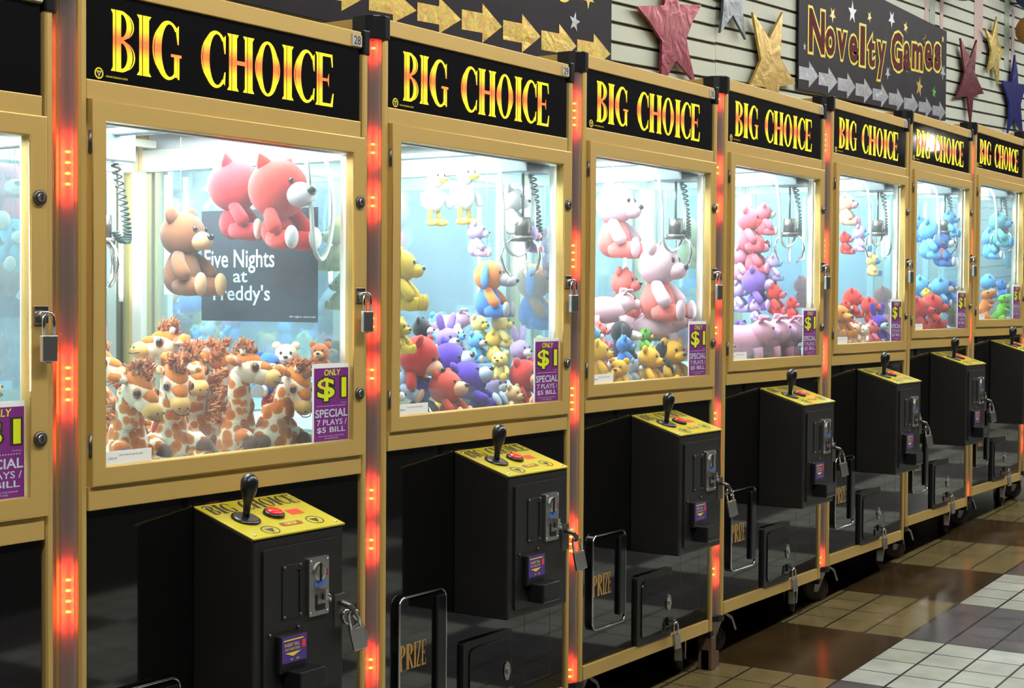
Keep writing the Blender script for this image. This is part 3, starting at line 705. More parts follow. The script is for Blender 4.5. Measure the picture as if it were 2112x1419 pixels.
# ------------------------------------------------------------------ padlocks
def make_padlock():
    e = empty('padlock')
    MB().box(-.0155, .0155, -.0055, .0055, -.047, 0).build('body', STEEL, e, .002)
    MB().tube([(-.0105, 0, -.004), (-.0105, 0, .022), (-.009, 0, .032), (-.004, 0, .038), (.004, 0, .038), (.009, 0, .032), (.0105, 0, .022), (.0105, 0, -.004)], .0034, 10).build('shackle', CHROME, e)
    MB().cyl((0, 0, -.0470), (0, 0, -.0485), .0045, 12).build('key_plug', DKSTEEL, e)
    return e
pk = make_padlock(); index_children(); first = [True]
def padlock(i, u, y, z, rot, label, s=1.0, group='padlocks on the claw machines'):
    o = pk if first[0] else copy_tree(pk); first[0] = False
    p = POS[i]; o.location = (p[0]+u, p[1]+y, p[2]+z); o.rotation_euler = rot; o.scale = (s, s, s)
    tag(o, label, 'padlock', group)
MN = ['the leftmost machine', 'machine 28', 'machine 29', 'machine 30', 'machine 31', 'machine 32', 'machine 33', 'the rightmost machine']
for i in range(8):
    padlock(i, .811, -.0295, 1.264, (0, 0, R(-4)), f'steel padlock hanging from the glass door hasp of {MN[i]}')
for i in range(1, 8):
    padlock(i, .586, -.186, .620, (R(3), R(-14), R(-30)), f'steel padlock hanging from the control box hasp of {MN[i]}')
padlock(1, .596, -.172, .622, (R(0), R(-38), R(-15)), 'second padlock crossed behind the first on the control box of machine 28')
for i in range(2, 8):
    padlock(i, .545, -.030, .210, (0, R(-6), R(-10)), f'steel padlock on the lower access door of {MN[i]}', .95)
# wooden prop under machine 30's right front corner
px = POS[3][0]+.845
o = MB().box(px-.016, px+.016, -.008, .040, fz(px), .146).prism([(px-.016, fz(px)), (px+.055, fz(px)), (px+.055, fz(px)+.05), (px-.016, fz(px)+.065)], lambda a, b, d: (a, d, b), .0, .030).build('wooden_block', BROWNW, None, .002)
tag(o, 'brown wooden block propping the right front corner of machine 30', 'block')
# ------------------------------------------------------------------ stuffed toys (unit height, facing +X)
PROTO = {}
def plush_ell(c, r, M=None, nu=18, nv=12, fn=None): return MB().ell(c, r, M, nu, nv, fn)
def rot(ax, deg): return Matrix.Rotation(R(deg), 3, ax)
def parts_bear(ears='round', snout='short', big=False):
    P = []
    hs = 1.32 if big else 1.0; hz = .66
    if big: P.append(('body', 0 if not big else 2, MB().ell((0, 0, .20), (.17, .19, .20))))
    else: P.append(('body', 2, MB().ell((0, 0, .27), (.20, .21, .27), None, 18, 12, lambda p: Vector((p.x*(1-.25*p.z/.27), p.y*(1-.25*p.z/.27), p.z)))))
    P.append(('head', 0, MB().ell((.01, 0, hz), (.24*hs, .265*hs, .245*hs), None, 22, 14, lambda p: Vector((p.x, p.y*(1+.10*(-p.z)), p.z)))))
    if snout == 'short':
        P.append(('muzzle', 1, MB().ell((.225*hs, 0, hz-.07), (.13*hs, .145*hs, .105*hs), None, 18, 12)))
        nx = .345*hs
    else:
        P.append(('muzzle', 1, MB().ell((.29, 0, hz-.07), (.19, .12, .10), rot('Y', 8).to_3x3(), 18, 12).ell((.38, 0, hz-.09), (.10, .125, .085))))
        nx = .475
    P.append(('nose', 3, MB().ell((nx, 0, hz-.03 if snout == 'short' else hz-.075), (.038*hs, .055*hs, .036*hs), None, 12, 8)))
    P.append(('mouth_seam', 3, MB().tube([(nx-.005, 0, hz-.06), (nx-.015, 0, hz-.11), (nx-.05, .05, hz-.135)], .008, 6).tube([(nx-.015, 0, hz-.11), (nx-.05, -.05, hz-.135)], .008, 6)))
    for s in (-1, 1):
        P.append(('eye', 3, MB().ell((.215*hs, s*.105*hs, hz+.055*hs), (.030, .030, .036), None, 12, 8)))
        if ears == 'round': P.append(('ear', 0, MB().ell((-.01, s*.205*hs, hz+.20*hs), (.055, .10, .10), rot('X', -s*25).to_3x3(), 14, 10)))
        elif ears == 'long': P.append(('ear', 0, MB().tube([(-.02, s*.10, hz+.17), (-.04, s*.16, hz+.34), (-.03, s*.21, hz+.50), (-.01, s*.22, hz+.58)], [.05, .09, .075, .015], 10, True, .45)))
        elif ears == 'flop': P.append(('ear', 2, MB().tube([(0, s*.16, hz+.17), (.02, s*.29, hz+.08), (.03, s*.33, hz-.12), (.03, s*.31, hz-.22)], [.05, .075, .09, .03], 10, True, .5)))
        elif ears == 'point': P.append(('ear', 0, MB().tube([(-.02, s*.13, hz+.16), (-.03, s*.23, hz+.29), (-.03, s*.28, hz+.36)], [.12, .07, .01], 12, True, .5)))
        P.append(('arm', 0, MB().tube([(.03, s*.13, .43), (.09, s*.24, .36), (.17, s*.29, .25), (.20, s*.29, .20), (.215, s*.29, .17)], [.07, .078, .085, .075, .02], 12)))
        P.append(('leg', 2, MB().tube([(.02, s*.11, .12), (.16, s*.16, .10), (.30, s*.20, .10), (.33, s*.205, .10)], [.10, .11, .10, .085], 12)))
        P.append(('foot', 1, MB().ell((.35, s*.21, .125), (.055, .10, .125), None, 14, 10)))
    return P
def parts_pig():
    P = [('body', 0, MB().ell((-.05, 0, .40), (.62, .33, .36), None, 22, 14)), ('head', 0, MB().ell((.50, 0, .60), (.30, .29, .28), None, 20, 14)),
         ('snout', 1, MB().tube([(.70, 0, .57), (.86, 0, .55), (.90, 0, .548), (.905, 0, .548)], [.15, .14, .13, .09], 16)),
         ('tail', 0, MB().tube([(-.63+.0*i+.03*sin(i*.9), .05*cos(i*.9), .46+.02*i) for i in range(9)], .022, 6))]
    for s in (-1, 1):
        P.append(('nostril', 3, MB().ell((.905, s*.05, .56), (.014, .024, .04), None, 10, 8)))
        P.append(('eye', 3, MB().ell((.73, s*.16, .70), (.028, .028, .034), None, 10, 8)))
        P.append(('ear', 0, MB().tube([(.42, s*.17, .80), (.50, s*.24, .92), (.62, s*.25, .93), (.68, s*.24, .86)], [.05, .10, .08, .01], 10, True, .4)))
        for x in (.38, -.38): P.append(('leg', 0, MB().tube([(x, s*.18, .25), (x+.03, s*.20, .10), (x+.03, s*.20, .02), (x+.03, s*.20, 0)], [.13, .105, .10, .06], 12)))
    return P
def parts_duck():
    P = [('body', 0, MB().ell((-.02, 0, .45), (.20, .18, .22), None, 18, 12)), ('head', 0, MB().ell((.04, 0, .80), (.15, .15, .16), None, 18, 12)),
         ('bill', 1, MB().ell((.21, 0, .77), (.13, .09, .035), None, 14, 8).ell((.19, 0, .735), (.10, .07, .022), None, 14, 8)),
         ('tail', 0, MB().tube([(-.16, 0, .42), (-.27, 0, .50), (-.32, 0, .58)], [.10, .06, .01], 10))]
    for s in (-1, 1):
        P.append(('eye', 3, MB().ell((.155, s*.07, .84), (.022, .022, .03), None, 10, 8)))
        P.append(('wing', 0, MB().tube([(.02, s*.15, .56), (.04, s*.25, .47), (.07, s*.28, .34), (.08, s*.28, .30)], [.05, .06, .06, .02], 10)))
        P.append(('leg', 1, MB().tube([(0, s*.09, .28), (.01, s*.10, .12)], [.035, .04], 10)))
        P.append(('foot', 1, MB().ell((.07, s*.10, .06), (.14, .085, .06), None, 14, 8)))
    return P
def parts_dino():
    P = [('body', 0, MB().tube([(-.62, 0, .06), (-.45, 0, .08), (-.25, 0, .16), (-.02, 0, .28), (.05, 0, .45), (.06, 0, .62), (.08, 0, .70)], [.02, .07, .14, .20, .19, .15, .10], 16)),
         ('upper_jaw', 0, MB().tube([(-.06, 0, .78), (.06, 0, .84), (.22, 0, .90), (.36, 0, .96), (.40, 0, .97)], [.10, .17, .14, .10, .03], 14)),
         ('lower_jaw', 0, MB().tube([(.0, 0, .70), (.12, 0, .66), (.30, 0, .62), (.36, 0, .615)], [.10, .12, .09, .03], 14)),
         ('mouth', 2, MB().ell((.16, 0, .76), (.16, .11, .09), rot('Y', -10).to_3x3(), 14, 10))]
    tt = MB()
    for s in (-1, 1):
        for k in range(5):
            x = .16+.05*k; tt.tube([(x, s*(.115-.012*k), .80+.022*k), (x, s*(.11-.012*k), .75+.022*k)], [.018, .002], 6); tt.tube([(x, s*(.09-.01*k), .70-.008*k), (x, s*(.085-.01*k), .75-.008*k)], [.018, .002], 6)
    P.append(('teeth', 1, tt))
    P.append(('belly', 1, MB().ell((.13, 0, .36), (.12, .13, .22), None, 14, 10)))
    for s in (-1, 1):
        P.append(('eye', 3, MB().ell((.10, s*.15, .93), (.03, .025, .035), None, 10, 8)))
        P.append(('arm', 0, MB().tube([(.12, s*.13, .52), (.24, s*.17, .46), (.30, s*.16, .44)], [.05, .045, .02], 10)))
        P.append(('leg', 0, MB().tube([(.0, s*.14, .24), (.06, s*.20, .12), (.14, s*.21, .06), (.24, s*.21, .045)], [.12, .11, .08, .05], 12)))
    return P
KINDS = {'bear': (lambda: parts_bear(), 'stuffed_bear', 'stuffed toy'), 'fox': (lambda: parts_bear('point', 'short', True), 'stuffed_fox', 'stuffed toy'),
  'dog': (lambda: parts_bear('flop', 'long'), 'stuffed_dog', 'stuffed toy'), 'bunny': (lambda: parts_bear('long'), 'stuffed_rabbit', 'stuffed toy'),
  'bighead': (lambda: parts_bear('round', 'short', True), 'plush_toy', 'stuffed toy'), 'pig': (parts_pig, 'stuffed_pig', 'stuffed toy'),
  'duck': (parts_duck, 'stuffed_duck', 'stuffed toy'), 'dino': (parts_dino, 'stuffed_dinosaur', 'stuffed toy')}
def proto_of(kind):
    if kind not in PROTO:
        out = []
        for nm, slot, mb in KINDS[kind][0]():
            me = mb.mesh(nm); me.materials.append(None); out.append((nm, slot, me))
        PROTO[kind] = out
    return PROTO[kind]
CORD = mat('thin hanging cord', (.25, .30, .30), .5)
def toy(i, kind, u, y, zc, s, yaw, pit, rol, cols, label, grp):
    cs = cols.split(','); c0 = cs[0]; c1 = cs[1] if len(cs) > 1 else c0; c2 = cs[2] if len(cs) > 2 else c0
    if kind == 'dino': c2 = 'crimson'
    p = POS[i]; Mx = Euler((R(rol), R(pit), R(yaw))).to_matrix()
    off = Mx @ Vector((0.05 if kind != 'pig' else .1, 0, .5))*s
    base = Vector((p[0]+u, p[1]+y, p[2]+zc)) - off
    pts = [Mx @ v.co*s for nm, sl, me in proto_of(kind) for v in me.vertices]       # keep the toy behind the door glass, above the floor and inside the side panes
    lo = Vector([min(q[k] for q in pts) for k in range(3)])+base-Vector(p); hx = max(q.x for q in pts)+base.x-p[0]
    base += Vector((max(0, .024-lo.x) - max(0, hx-.835), max(0, .014-lo.y), max(0, .943-lo.z)))
    e = empty(KINDS[kind][1], base, (R(rol), R(pit), R(yaw)), label, KINDS[kind][2], 'stuffed toys in the claw machines')
    e.scale = (s, s, s)
    ms = (plush(c0), plush(c1), plush(c2), EYE)
    for nm, slot, me in proto_of(kind):
        o = bpy.data.objects.new(nm, me); col.objects.link(o); o.parent = e
        o.material_slots[0].link = 'OBJECT'; o.material_slots[0].material = ms[slot]
    if zc > 1.245 and pit == 0 and rol == 0:
        top = (1.66-(zc-s*.5))/s
        MB().tube([(-.02, 0, .85), (-.02, 0, top)], .0007/s, 6).build('hanging_cord', CORD, e)

def spikes(mb, c, n, rad, ln, seed, axis=Vector((0, 0, 1)), spread=.8):
    rnd = random.Random(seed)
    for k in range(n):
        d = (axis+Vector((rnd.uniform(-1, 1), rnd.uniform(-1, 1), rnd.uniform(-1, 1)))*spread).normalized()
        p = Vector(c)+Vector((rnd.uniform(-1, 1), rnd.uniform(-1, 1), rnd.uniform(-1, 1)))*rad
        l = ln*rnd.uniform(.6, 1.2); b = Vector((rnd.uniform(-.3, .3), rnd.uniform(-.3, .3), rnd.uniform(-.3, .3)))*l
        mb.tube([p, p+d*l*.5, p+d*l+b], [.0030, .0024, .0005], 5)
def giraffe(i, hd, bs, yaw, pit, label, sd):
    p = Vector(POS[i]); base = Vector(bs); head = Vector(hd)
    base.z = max(base.z-.055, .942)
    e = empty('stuffed_giraffe', p+base, (0, 0, 0), label, 'stuffed toy', 'giraffe toys')
    H = head-base; HM0 = Euler((0, R(-pit), R(yaw))).to_matrix(); HM = HM0*.80; fw = HM0 @ Vector((1, 0, 0)); up = HM0 @ Vector((0, 0, 1))
    flat = Vector((cos(R(yaw)), sin(R(yaw)), 0)); sidev = Vector((-flat.y, flat.x, 0))
    # body and neck: one continuous surface
    bz = .052
    nb = H - fw*.018 - up*.012
    pts = [Vector((0, 0, .004)), Vector((0, 0, .025)), Vector((0, 0, .060)), Vector((0, 0, .085))+H*.10, Vector((0, 0, .060))*.6+H*.42, nb*.72+Vector((0, 0, .01)), nb, nb+up*.012]
    MB().tube(pts, [.028, .046, .043, .032, .0275, .0245, .0225, .014], 18).build('body', GFUR, e)
    hm = lambda v: H + HM @ Vector(v)
    face = MB().ell(hm((.004, 0, 0)), (.046, .036, .038), HM, 20, 14).ell(hm((.035, 0, -.010)), (.036, .028, .027), HM, 18, 12)
    h = face.build('head', GFACE, e)
    MB().ell(hm((-.004, 0, .013)), (.045, .031, .033), HM, 20, 14).ell(hm((.036, 0, .006)), (.032, .022, .020), HM, 16, 10).build('crown', GHEAD, h)
    mz = MB().ell(hm((.066, 0, -.016)), (.027, .0265, .0245), HM, 20, 14).build('muzzle', GMUZ, e)
    nm = MB()
    for s in (-1, 1): nm.ell(hm((.091, s*.011, -.008)), (.003, .003, .0025), HM, 8, 6)
    nm.tube([hm((.080, -.026, -.022)), hm((.095, -.012, -.026)), hm((.0965, 0, -.027)), hm((.095, .012, -.026)), hm((.080, .026, -.022))], .0012, 6)
    nm.build('nostrils_and_mouth', FELT, mz)
    for s in (-1, 1):
        ey = MB().ell(hm((.028, s*.0325, .010)), (.0100, .0080, .0115), HM, 14, 10).build('eye', EYE, e)
        MB().ell(hm((.024, s*.0290, .009)), (.0135, .0075, .0145), HM, 14, 10).build('eye_patch', GHEAD, ey)
        MB().tube([hm((-.018, s*.030, .018)), hm((-.028, s*.050, .024)), hm((-.032, s*.068, .022)), hm((-.032, s*.080, .017))], [.010, .0155, .014, .003], 12, True, .5).build('ear', GFUR, e)
        hn = MB().tube([hm((-.012, s*.014, .034)), hm((-.016, s*.020, .056))], [.0065, .007], 10).build('horn', GFUR, e)
        tf = MB(); spikes(tf, hm((-.016, s*.020, .060)), 46, .005, .015, sd+s+7, up, .9); tf.build('horn_tuft', GMANE, hn)
    mn = MB()
    back = [hm((.006, 0, .042)), hm((-.020, 0, .040)), hm((-.038, 0, .022)), nb-fw*.030, nb*.80-flat*.034, nb*.62-flat*.038, nb*.46-flat*.040]
    for k, c in enumerate(back): spikes(mn, c, 34, .009, .020 if k < 3 else .014, sd*31+k, (up*.8-fw*.3).normalized() if k < 3 else -flat, .7)
    mn.build('mane', GMANE, e)
    for sgn, fwd, z in ((-1, .050, .052), (1, .050, .052), (-1, .080, .016), (1, .080, .016)):
        fwd *= .45 if base.y < .13 else (.7 if base.y < .16 else 1); a = sidev*(sgn*.038)+flat*.020*(.3 if base.y < .13 else 1)+Vector((0, 0, z)); b = sidev*(sgn*.055)+flat*fwd+Vector((0, 0, z*.75)); 
        lg = MB().tube([a, (a+b)*.5+Vector((0, 0, .004)), b], [.020, .021, .020], 12).build('leg', GFUR, e)
        MB().ell(b+flat*.010, (.019, .019, .018), None, 14, 10).build('hoof', GHOOF, lg)
    return e, hm
TOYS = [
  (1, 'bear', 0.075, 0.25, 1.486, 0.139, -110, 0, 0, 'rose,cream', 'rose stuffed bear hanging in the leftmost machine, cut by the photo edge', ''),
  (1, 'bear', 0.065, 0.22, 1.393, 0.11, -110, 0, 0, 'teal,cream', 'teal stuffed bear hanging low in the leftmost machine', ''),
  (1, 'bear', 0.705, 0.42, 1.402, 0.213, -75, 0, 0, 'brown,tan', 'brown stuffed bear hung high on the side glass of machine 28', ''),
  (1, 'fox', 0.701, 0.125, 1.499, 0.202, -85, 0, 0, 'red,white', 'red stuffed fox with white muzzle hung at the top of machine 28, nearer one', ''),
  (1, 'fox', 0.705, 0.26, 1.514, 0.185, -60, 0, 0, 'crimson,cream', 'crimson stuffed fox hanging behind the other fox in machine 28', ''),
  (1, 'bear', 0.768, 0.07, 1.159, 0.081, -150, 0, 0, 'orangebrown,tan', 'orange brown stuffed bear behind the price sign in machine 28', ''),
  (1, 'bear', 0.746, 0.15, 1.147, 0.103, -140, 0, 0, 'cream,white', 'cream bald headed bear sitting behind the tall giraffe in machine 28', ''),
  (1, 'bear', 0.712, 0.17, 1.126, 0.108, -120, 0, 0, 'blue,white', 'blue and white bear half hidden behind the tall giraffe in machine 28', ''),
  (1, 'bear', 0.725, 0.16, 1.037, 0.119, -110, 0, 0, 'red,peach', 'red bear with peach muzzle low behind the right hand giraffes in machine 28', ''),
  (1, 'bear', 0.72, 0.38, 1.145, 0.112, -120, 0, 0, 'beige,cream', 'beige bear behind the giraffes at the back of machine 28', ''),
  (2, 'bear', 0.07, 0.175, 1.381, 0.136, 150, 0, 0, 'yellow,yellow2', 'yellow bear hung near the left glass of machine 29, seen through machine 28', ''),
  (2, 'bear', 0.058, 0.15, 1.268, 0.09, 150, 0, 0, 'yellow2,yellow', 'pale yellow bear low at the left glass of machine 29', ''),
  (2, 'bear', 0.059, 0.165, 1.115, 0.091, 200, 0, 0, 'brown,tan', 'dark brown bear at the left glass of machine 29, seen through machine 28', ''),
  (2, 'bear', 0.237, 0.1, 1.302, 0.163, -60, 0, 0, 'yellow,yellow', 'yellow bear hanging by the left edge of the machine 29 window', ''),
  (2, 'duck', 0.746, 0.38, 1.536, 0.168, -100, 0, 0, 'white,yellow', 'white duck with yellow feet hung high in machine 29, left of a pair', ''),
  (2, 'duck', 0.742, 0.275, 1.539, 0.173, -100, 0, 0, 'white,yellow', 'white duck with yellow feet hung high in machine 29, right of a pair', ''),
  (2, 'bear', 0.752, 0.125, 1.496, 0.143, -70, 0, 0, 'white,white', 'white bear sitting on a high shelf in machine 29', ''),
  (2, 'bear', 0.761, 0.25, 1.42, 0.106, -60, 0, 0, 'lilac,white', 'lilac bear hanging under the white bear in machine 29', ''),
  (2, 'bear', 0.772, 0.075, 1.415, 0.078, -60, 0, 0, 'lilac,pink', 'lilac bear by the cable loop in machine 29', ''),
  (2, 'dog', 0.726, 0.18, 1.287, 0.17, -70, 0, 0, 'orange,grey,blue', 'grey snouted dog in orange top and blue trousers hanging left in machine 29', ''),
  (3, 'dog', 0.114, 0.2, 1.231, 0.207, -70, 0, 0, 'orange,beige,blue', 'beige snouted dog in orange top and blue trousers hanging right in machine 29', ''),
  (3, 'bear', 0.081, 0.12, 1.346, 0.149, -110, 0, 0, 'pink,pink', 'pink bear against the right edge of machine 29', ''),
  (2, 'pig', 0.749, 0.33, 1.187, 0.08, -60, 0, 0, 'mauve,mauve', 'long mauve pig lying along the back of machine 29', ''),
  (2, 'bear', 0.768, 0.245, 1.168, 0.093, -90, 0, 0, 'yellow2,yellow', 'pale yellow bear at the back of the machine 29 heap, left of two', ''),
  (2, 'bear', 0.764, 0.17, 1.172, 0.105, -60, 0, 0, 'yellow2,yellow2', 'pale yellow bear at the back of the machine 29 heap, right of two', ''),
  (2, 'bear', 0.749, 0.18, 1.127, 0.099, -60, 0, 0, 'yellow,yellow2', 'yellow bear in the middle of the machine 29 heap', ''),
  (2, 'bear', 0.68, 0.12, 1.078, 0.084, -160, 0, 0, 'yellow2,yellow', 'small yellow bear beside the machine 29 price sign', ''),
  (2, 'bear', 0.581, 0.3, 1.156, 0.103, -70, 0, 0, 'black,white', 'black and white bear at the left of the machine 29 heap', ''),
  (2, 'bear', 0.734, 0.36, 1.173, 0.094, -100, 0, 0, 'skyblue,white', 'sky blue bear at the back left of the machine 29 heap', ''),
  (2, 'bear', 0.703, 0.28, 1.139, 0.099, -90, 0, 0, 'white,skyblue', 'white bear with sky blue muzzle in the machine 29 heap', ''),
  (2, 'bunny', 0.601, 0.23, 1.125, 0.122, -100, 0, 0, 'violet,white', 'violet eared rabbit in the machine 29 heap', ''),
  (2, 'bear', 0.721, 0.22, 1.123, 0.092, -90, 0, 0, 'skyblue,beige', 'blue bear with beige muzzle in the middle of the machine 29 heap', ''),
  (2, 'bunny', 0.762, 0.105, 1.098, 0.111, -90, 0, 0, 'lilac,white', 'lilac rabbit leaning on the right of the machine 29 heap', ''),
  (2, 'bighead', 0.371, 0.16, 1.082, 0.158, -70, 25, 0, 'red,peach,bluegrey', 'big red plush with peach muzzle leaning back at the left of the machine 29 heap', ''),
  (2, 'bighead', 0.551, 0.17, 1.07, 0.152, -80, -20, 30, 'indigo,bluegrey,indigo', 'big indigo plush slumped on top of the machine 29 heap', ''),
  (2, 'bighead', 0.54, 0.1, 1.023, 0.156, -70, -30, 0, 'indigo,bluegrey,indigo', 'big indigo plush face down against the machine 29 front glass', ''),
  (2, 'bighead', 0.41, 0.09, 0.986, 0.133, -80, -10, 0, 'red2,peach,red', 'big red plush with peach muzzle at the bottom of the machine 29 heap', ''),
  (2, 'bear', 0.665, 0.06, 0.98, 0.089, -90, 0, 0, 'tan,tan', 'tan bear at the bottom beside the machine 29 price sign', ''),
  (2, 'bighead', 0.741, 0.075, 1.028, 0.13, -90, 0, 0, 'red,peach,red', 'red plush with peach face behind the machine 29 price sign', ''),
  (2, 'bear', 0.276, 0.14, 1.163, 0.095, -80, 0, 0, 'yellow,yellow', 'yellow bear at the left corner of the machine 29 heap', ''),
  (3, 'bear', 0.723, 0.285, 1.476, 0.256, -80, 0, 0, 'palepink,palepink,coral', 'large pale pink bear with coral body hung high in machine 30', ''),
  (3, 'bear', 0.713, 0.12, 1.282, 0.266, -80, 0, 0, 'palepink,palepink,coral', 'large pale pink bear with coral body hung low in machine 30', ''),
  (3, 'bear', 0.739, 0.265, 1.244, 0.171, -80, 0, 0, 'coral,coral', 'coral bear at the back of machine 30', ''),
  (4, 'bear', 0.088, 0.145, 1.364, 0.174, -80, 0, 0, 'yellow2,yellow2', 'pale yellow bear beside the cable in machine 30', ''),
  (3, 'pig', 0.598, 0.24, 1.194, 0.118, -40, 0, 0, 'palepink,palepink', 'pale pink pig on top of the left of the machine 30 heap', ''),
  (3, 'pig', 0.732, 0.225, 1.139, 0.12, -50, 0, 0, 'palepink,pink', 'pale pink pig in the middle of the machine 30 heap', ''),
  (3, 'pig', 0.734, 0.13, 1.14, 0.119, -60, 0, 0, 'palepink,pink', 'pale pink pig facing right in the machine 30 heap', ''),
  (4, 'pig', 0.095, 0.155, 1.118, 0.111, -80, 0, 0, 'palepink,pink', 'pale pink pig at the right of the machine 30 heap', ''),
  (4, 'pig', 0.084, 0.14, 1.063, 0.095, -90, 0, 0, 'pink,pink', 'pink pig behind the machine 30 price sign', ''),
  (3, 'bear', 0.546, 0.24, 1.107, 0.09, -60, 0, 0, 'coral,coral', 'coral bear under the pale pink pig in machine 30', ''),
  (3, 'dog', 0.559, 0.17, 1.093, 0.141, -50, 0, 0, 'black,white,black', 'black and white long snouted dog in the machine 30 heap', ''),
  (3, 'bear', 0.342, 0.14, 1.098, 0.086, -60, 0, 0, 'skyblue,white', 'sky blue bear at the left edge of machine 30', ''),
  (3, 'bear', 0.486, 0.12, 1.063, 0.102, -50, 0, 0, 'blue,skyblue', 'blue bear below the black dog in machine 30', ''),
  (3, 'bear', 0.67, 0.15, 1.092, 0.083, -60, 0, 0, 'green,yellow', 'green and yellow bear beside the black dog in machine 30', ''),
  (3, 'bear', 0.303, 0.1, 1.043, 0.127, -65, 0, 0, 'gold,gold', 'golden yellow bear at the left of the machine 30 window', ''),
  (3, 'bear', 0.341, 0.06, 0.993, 0.106, -170, 0, 0, 'gold,gold', 'golden yellow bear turned away at the bottom of machine 30', ''),
  (3, 'bear', 0.563, 0.075, 1.007, 0.14, -80, 0, 0, 'gold,gold', 'golden yellow bear in the middle of the machine 30 window', ''),
  (3, 'bear', 0.717, 0.06, 1.025, 0.159, -105, 0, 0, 'gold,gold', 'golden yellow bear facing out beside the machine 30 price sign', ''),
  (3, 'bear', 0.696, 0.1, 1.04, 0.106, -60, 0, 0, 'black,grey', 'black bear between the golden yellow bears in machine 30', ''),
  (3, 'bear', 0.487, 0.09, 1.001, 0.087, -60, 0, 0, 'grey,white', 'grey bear between the golden yellow bears in machine 30', ''),
  (4, 'bear', 0.739, 0.24, 1.442, 0.177, -80, 0, 0, 'rose,red', 'rose bear hung high in machine 31', ''),
  (4, 'bear', 0.755, 0.19, 1.476, 0.124, -60, 0, 0, 'rose,cream', 'rose bear with cream muzzle hung top right in machine 31', ''),
  (4, 'bear', 0.748, 0.22, 1.353, 0.159, -80, 0, 0, 'rose,pink', 'rose pink bear hanging mid height in machine 31', ''),
  (4, 'bear', 0.753, 0.28, 1.318, 0.143, -80, 0, 0, 'pink,pink', 'pink bear hanging left in machine 31', ''),
  (4, 'bighead', 0.738, 0.21, 1.22, 0.159, -80, 0, 0, 'purple,lilac,purple', 'purple plush with lilac muzzle hanging in machine 31', ''),
  (4, 'bear', 0.765, 0.16, 1.3, 0.106, -60, 0, 0, 'lilac,skyblue', 'lilac bear near the claw in machine 31', ''),
  (5, 'bear', 0.068, 0.12, 1.177, 0.126, -80, 0, 0, 'red,red', 'red bear at the right of machine 31', ''),
  (4, 'bear', 0.757, 0.29, 1.194, 0.125, -80, 0, 0, 'lilac,lilac', 'lilac bear above the pigs in machine 31', ''),
  (4, 'bear', 0.756, 0.145, 1.185, 0.123, -80, 0, 0, 'red,rose', 'red bear above the pigs in machine 31', ''),
  (4, 'bear', 0.71, 0.2, 1.141, 0.088, -80, 0, 0, 'lilac,white', 'pale lilac bear just above the pigs in machine 31', ''),
  (4, 'bear', 0.76, 0.08, 1.151, 0.088, -80, 0, 0, 'red,rose', 'red bear lying behind the pigs in machine 31', ''),
  (4, 'pig', 0.483, 0.14, 1.049, 0.155, -60, 0, 0, 'pigpink,mauve', 'leftmost pink pig of the row of four in machine 31', ''),
  (4, 'pig', 0.588, 0.12, 1.051, 0.158, -52, 0, 0, 'pigpink,mauve', 'second pink pig of the row of four in machine 31', ''),
  (4, 'pig', 0.673, 0.095, 1.05, 0.159, -42, 0, 0, 'pigpink,mauve', 'third pink pig of the row of four in machine 31', ''),
  (4, 'pig', 0.705, 0.07, 1.05, 0.16, -32, 0, 0, 'pigpink,mauve', 'rightmost pink pig of the row of four in machine 31', ''),
  (5, 'bear', 0.748, 0.22, 1.522, 0.14, -80, 0, 0, 'peach,pink', 'peach bear hanging at the left of machine 32', ''),
  (5, 'bear', 0.756, 0.165, 1.402, 0.119, -80, 0, 0, 'lilac,skyblue', 'lilac bear hanging in the middle of machine 32', ''),
  (5, 'bear', 0.765, 0.115, 1.293, 0.099, -80, 0, 0, 'yellow2,blue', 'pale yellow bear hanging low in machine 32', ''),
  (5, 'bear', 0.763, 0.23, 1.384, 0.1, -80, 0, 0, 'red,rose', 'red bear hanging at the left of machine 32', ''),
  (5, 'bighead', 0.749, 0.19, 1.134, 0.124, -70, 0, 0, 'red,red,red', 'round red plush at the back left of the machine 32 heap', ''),
  (5, 'bighead', 0.757, 0.12, 1.105, 0.109, -70, 0, 0, 'red,red,red', 'round red plush in the middle of the machine 32 heap', ''),
  (6, 'bighead', 0.07, 0.12, 1.103, 0.118, -70, 0, 0, 'red,red,red', 'round red plush at the right of the machine 32 heap', ''),
  (5, 'bear', 0.696, 0.2, 1.104, 0.099, -60, 0, 0, 'red,peach', 'red bear behind the orange dog in machine 32', ''),
  (5, 'dog', 0.389, 0.1, 1.067, 0.141, -110, 0, 0, 'orange2,orange2,orange2', 'orange dog at the left of the machine 32 window', ''),
  (5, 'bear', 0.474, 0.075, 1.014, 0.095, 170, 0, 0, 'peach,peach', 'peach bear turned away at the bottom of machine 32', ''),
  (5, 'bear', 0.549, 0.07, 1.009, 0.092, 170, 0, 0, 'cream,peach', 'cream bear turned away beside the peach one in machine 32', ''),
  (5, 'bear', 0.655, 0.07, 1.017, 0.107, -60, 0, 0, 'rose,red', 'rose bear low in machine 32', ''),
  (5, 'bunny', 0.743, 0.05, 1.027, 0.148, -110, 0, 0, 'indigo,bluegrey', 'indigo eared rabbit beside the machine 32 price sign', ''),
  (6, 'bear', 0.726, 0.145, 1.392, 0.199, -80, 0, 0, 'skyblue,red', 'sky blue bear hanging left in machine 33', ''),
  (6, 'bear', 0.731, 0.09, 1.347, 0.176, -80, 0, 0, 'blue,white', 'blue and white bear hanging in the middle of machine 33', ''),
  (6, 'bear', 0.752, 0.065, 1.458, 0.132, -80, 0, 0, 'skyblue,skyblue', 'sky blue bear beside the claw of machine 33', ''),
  (6, 'bear', 0.753, 0.2, 1.438, 0.133, -80, 0, 0, 'blue,peach', 'blue bear hanging at the left edge of machine 33', ''),
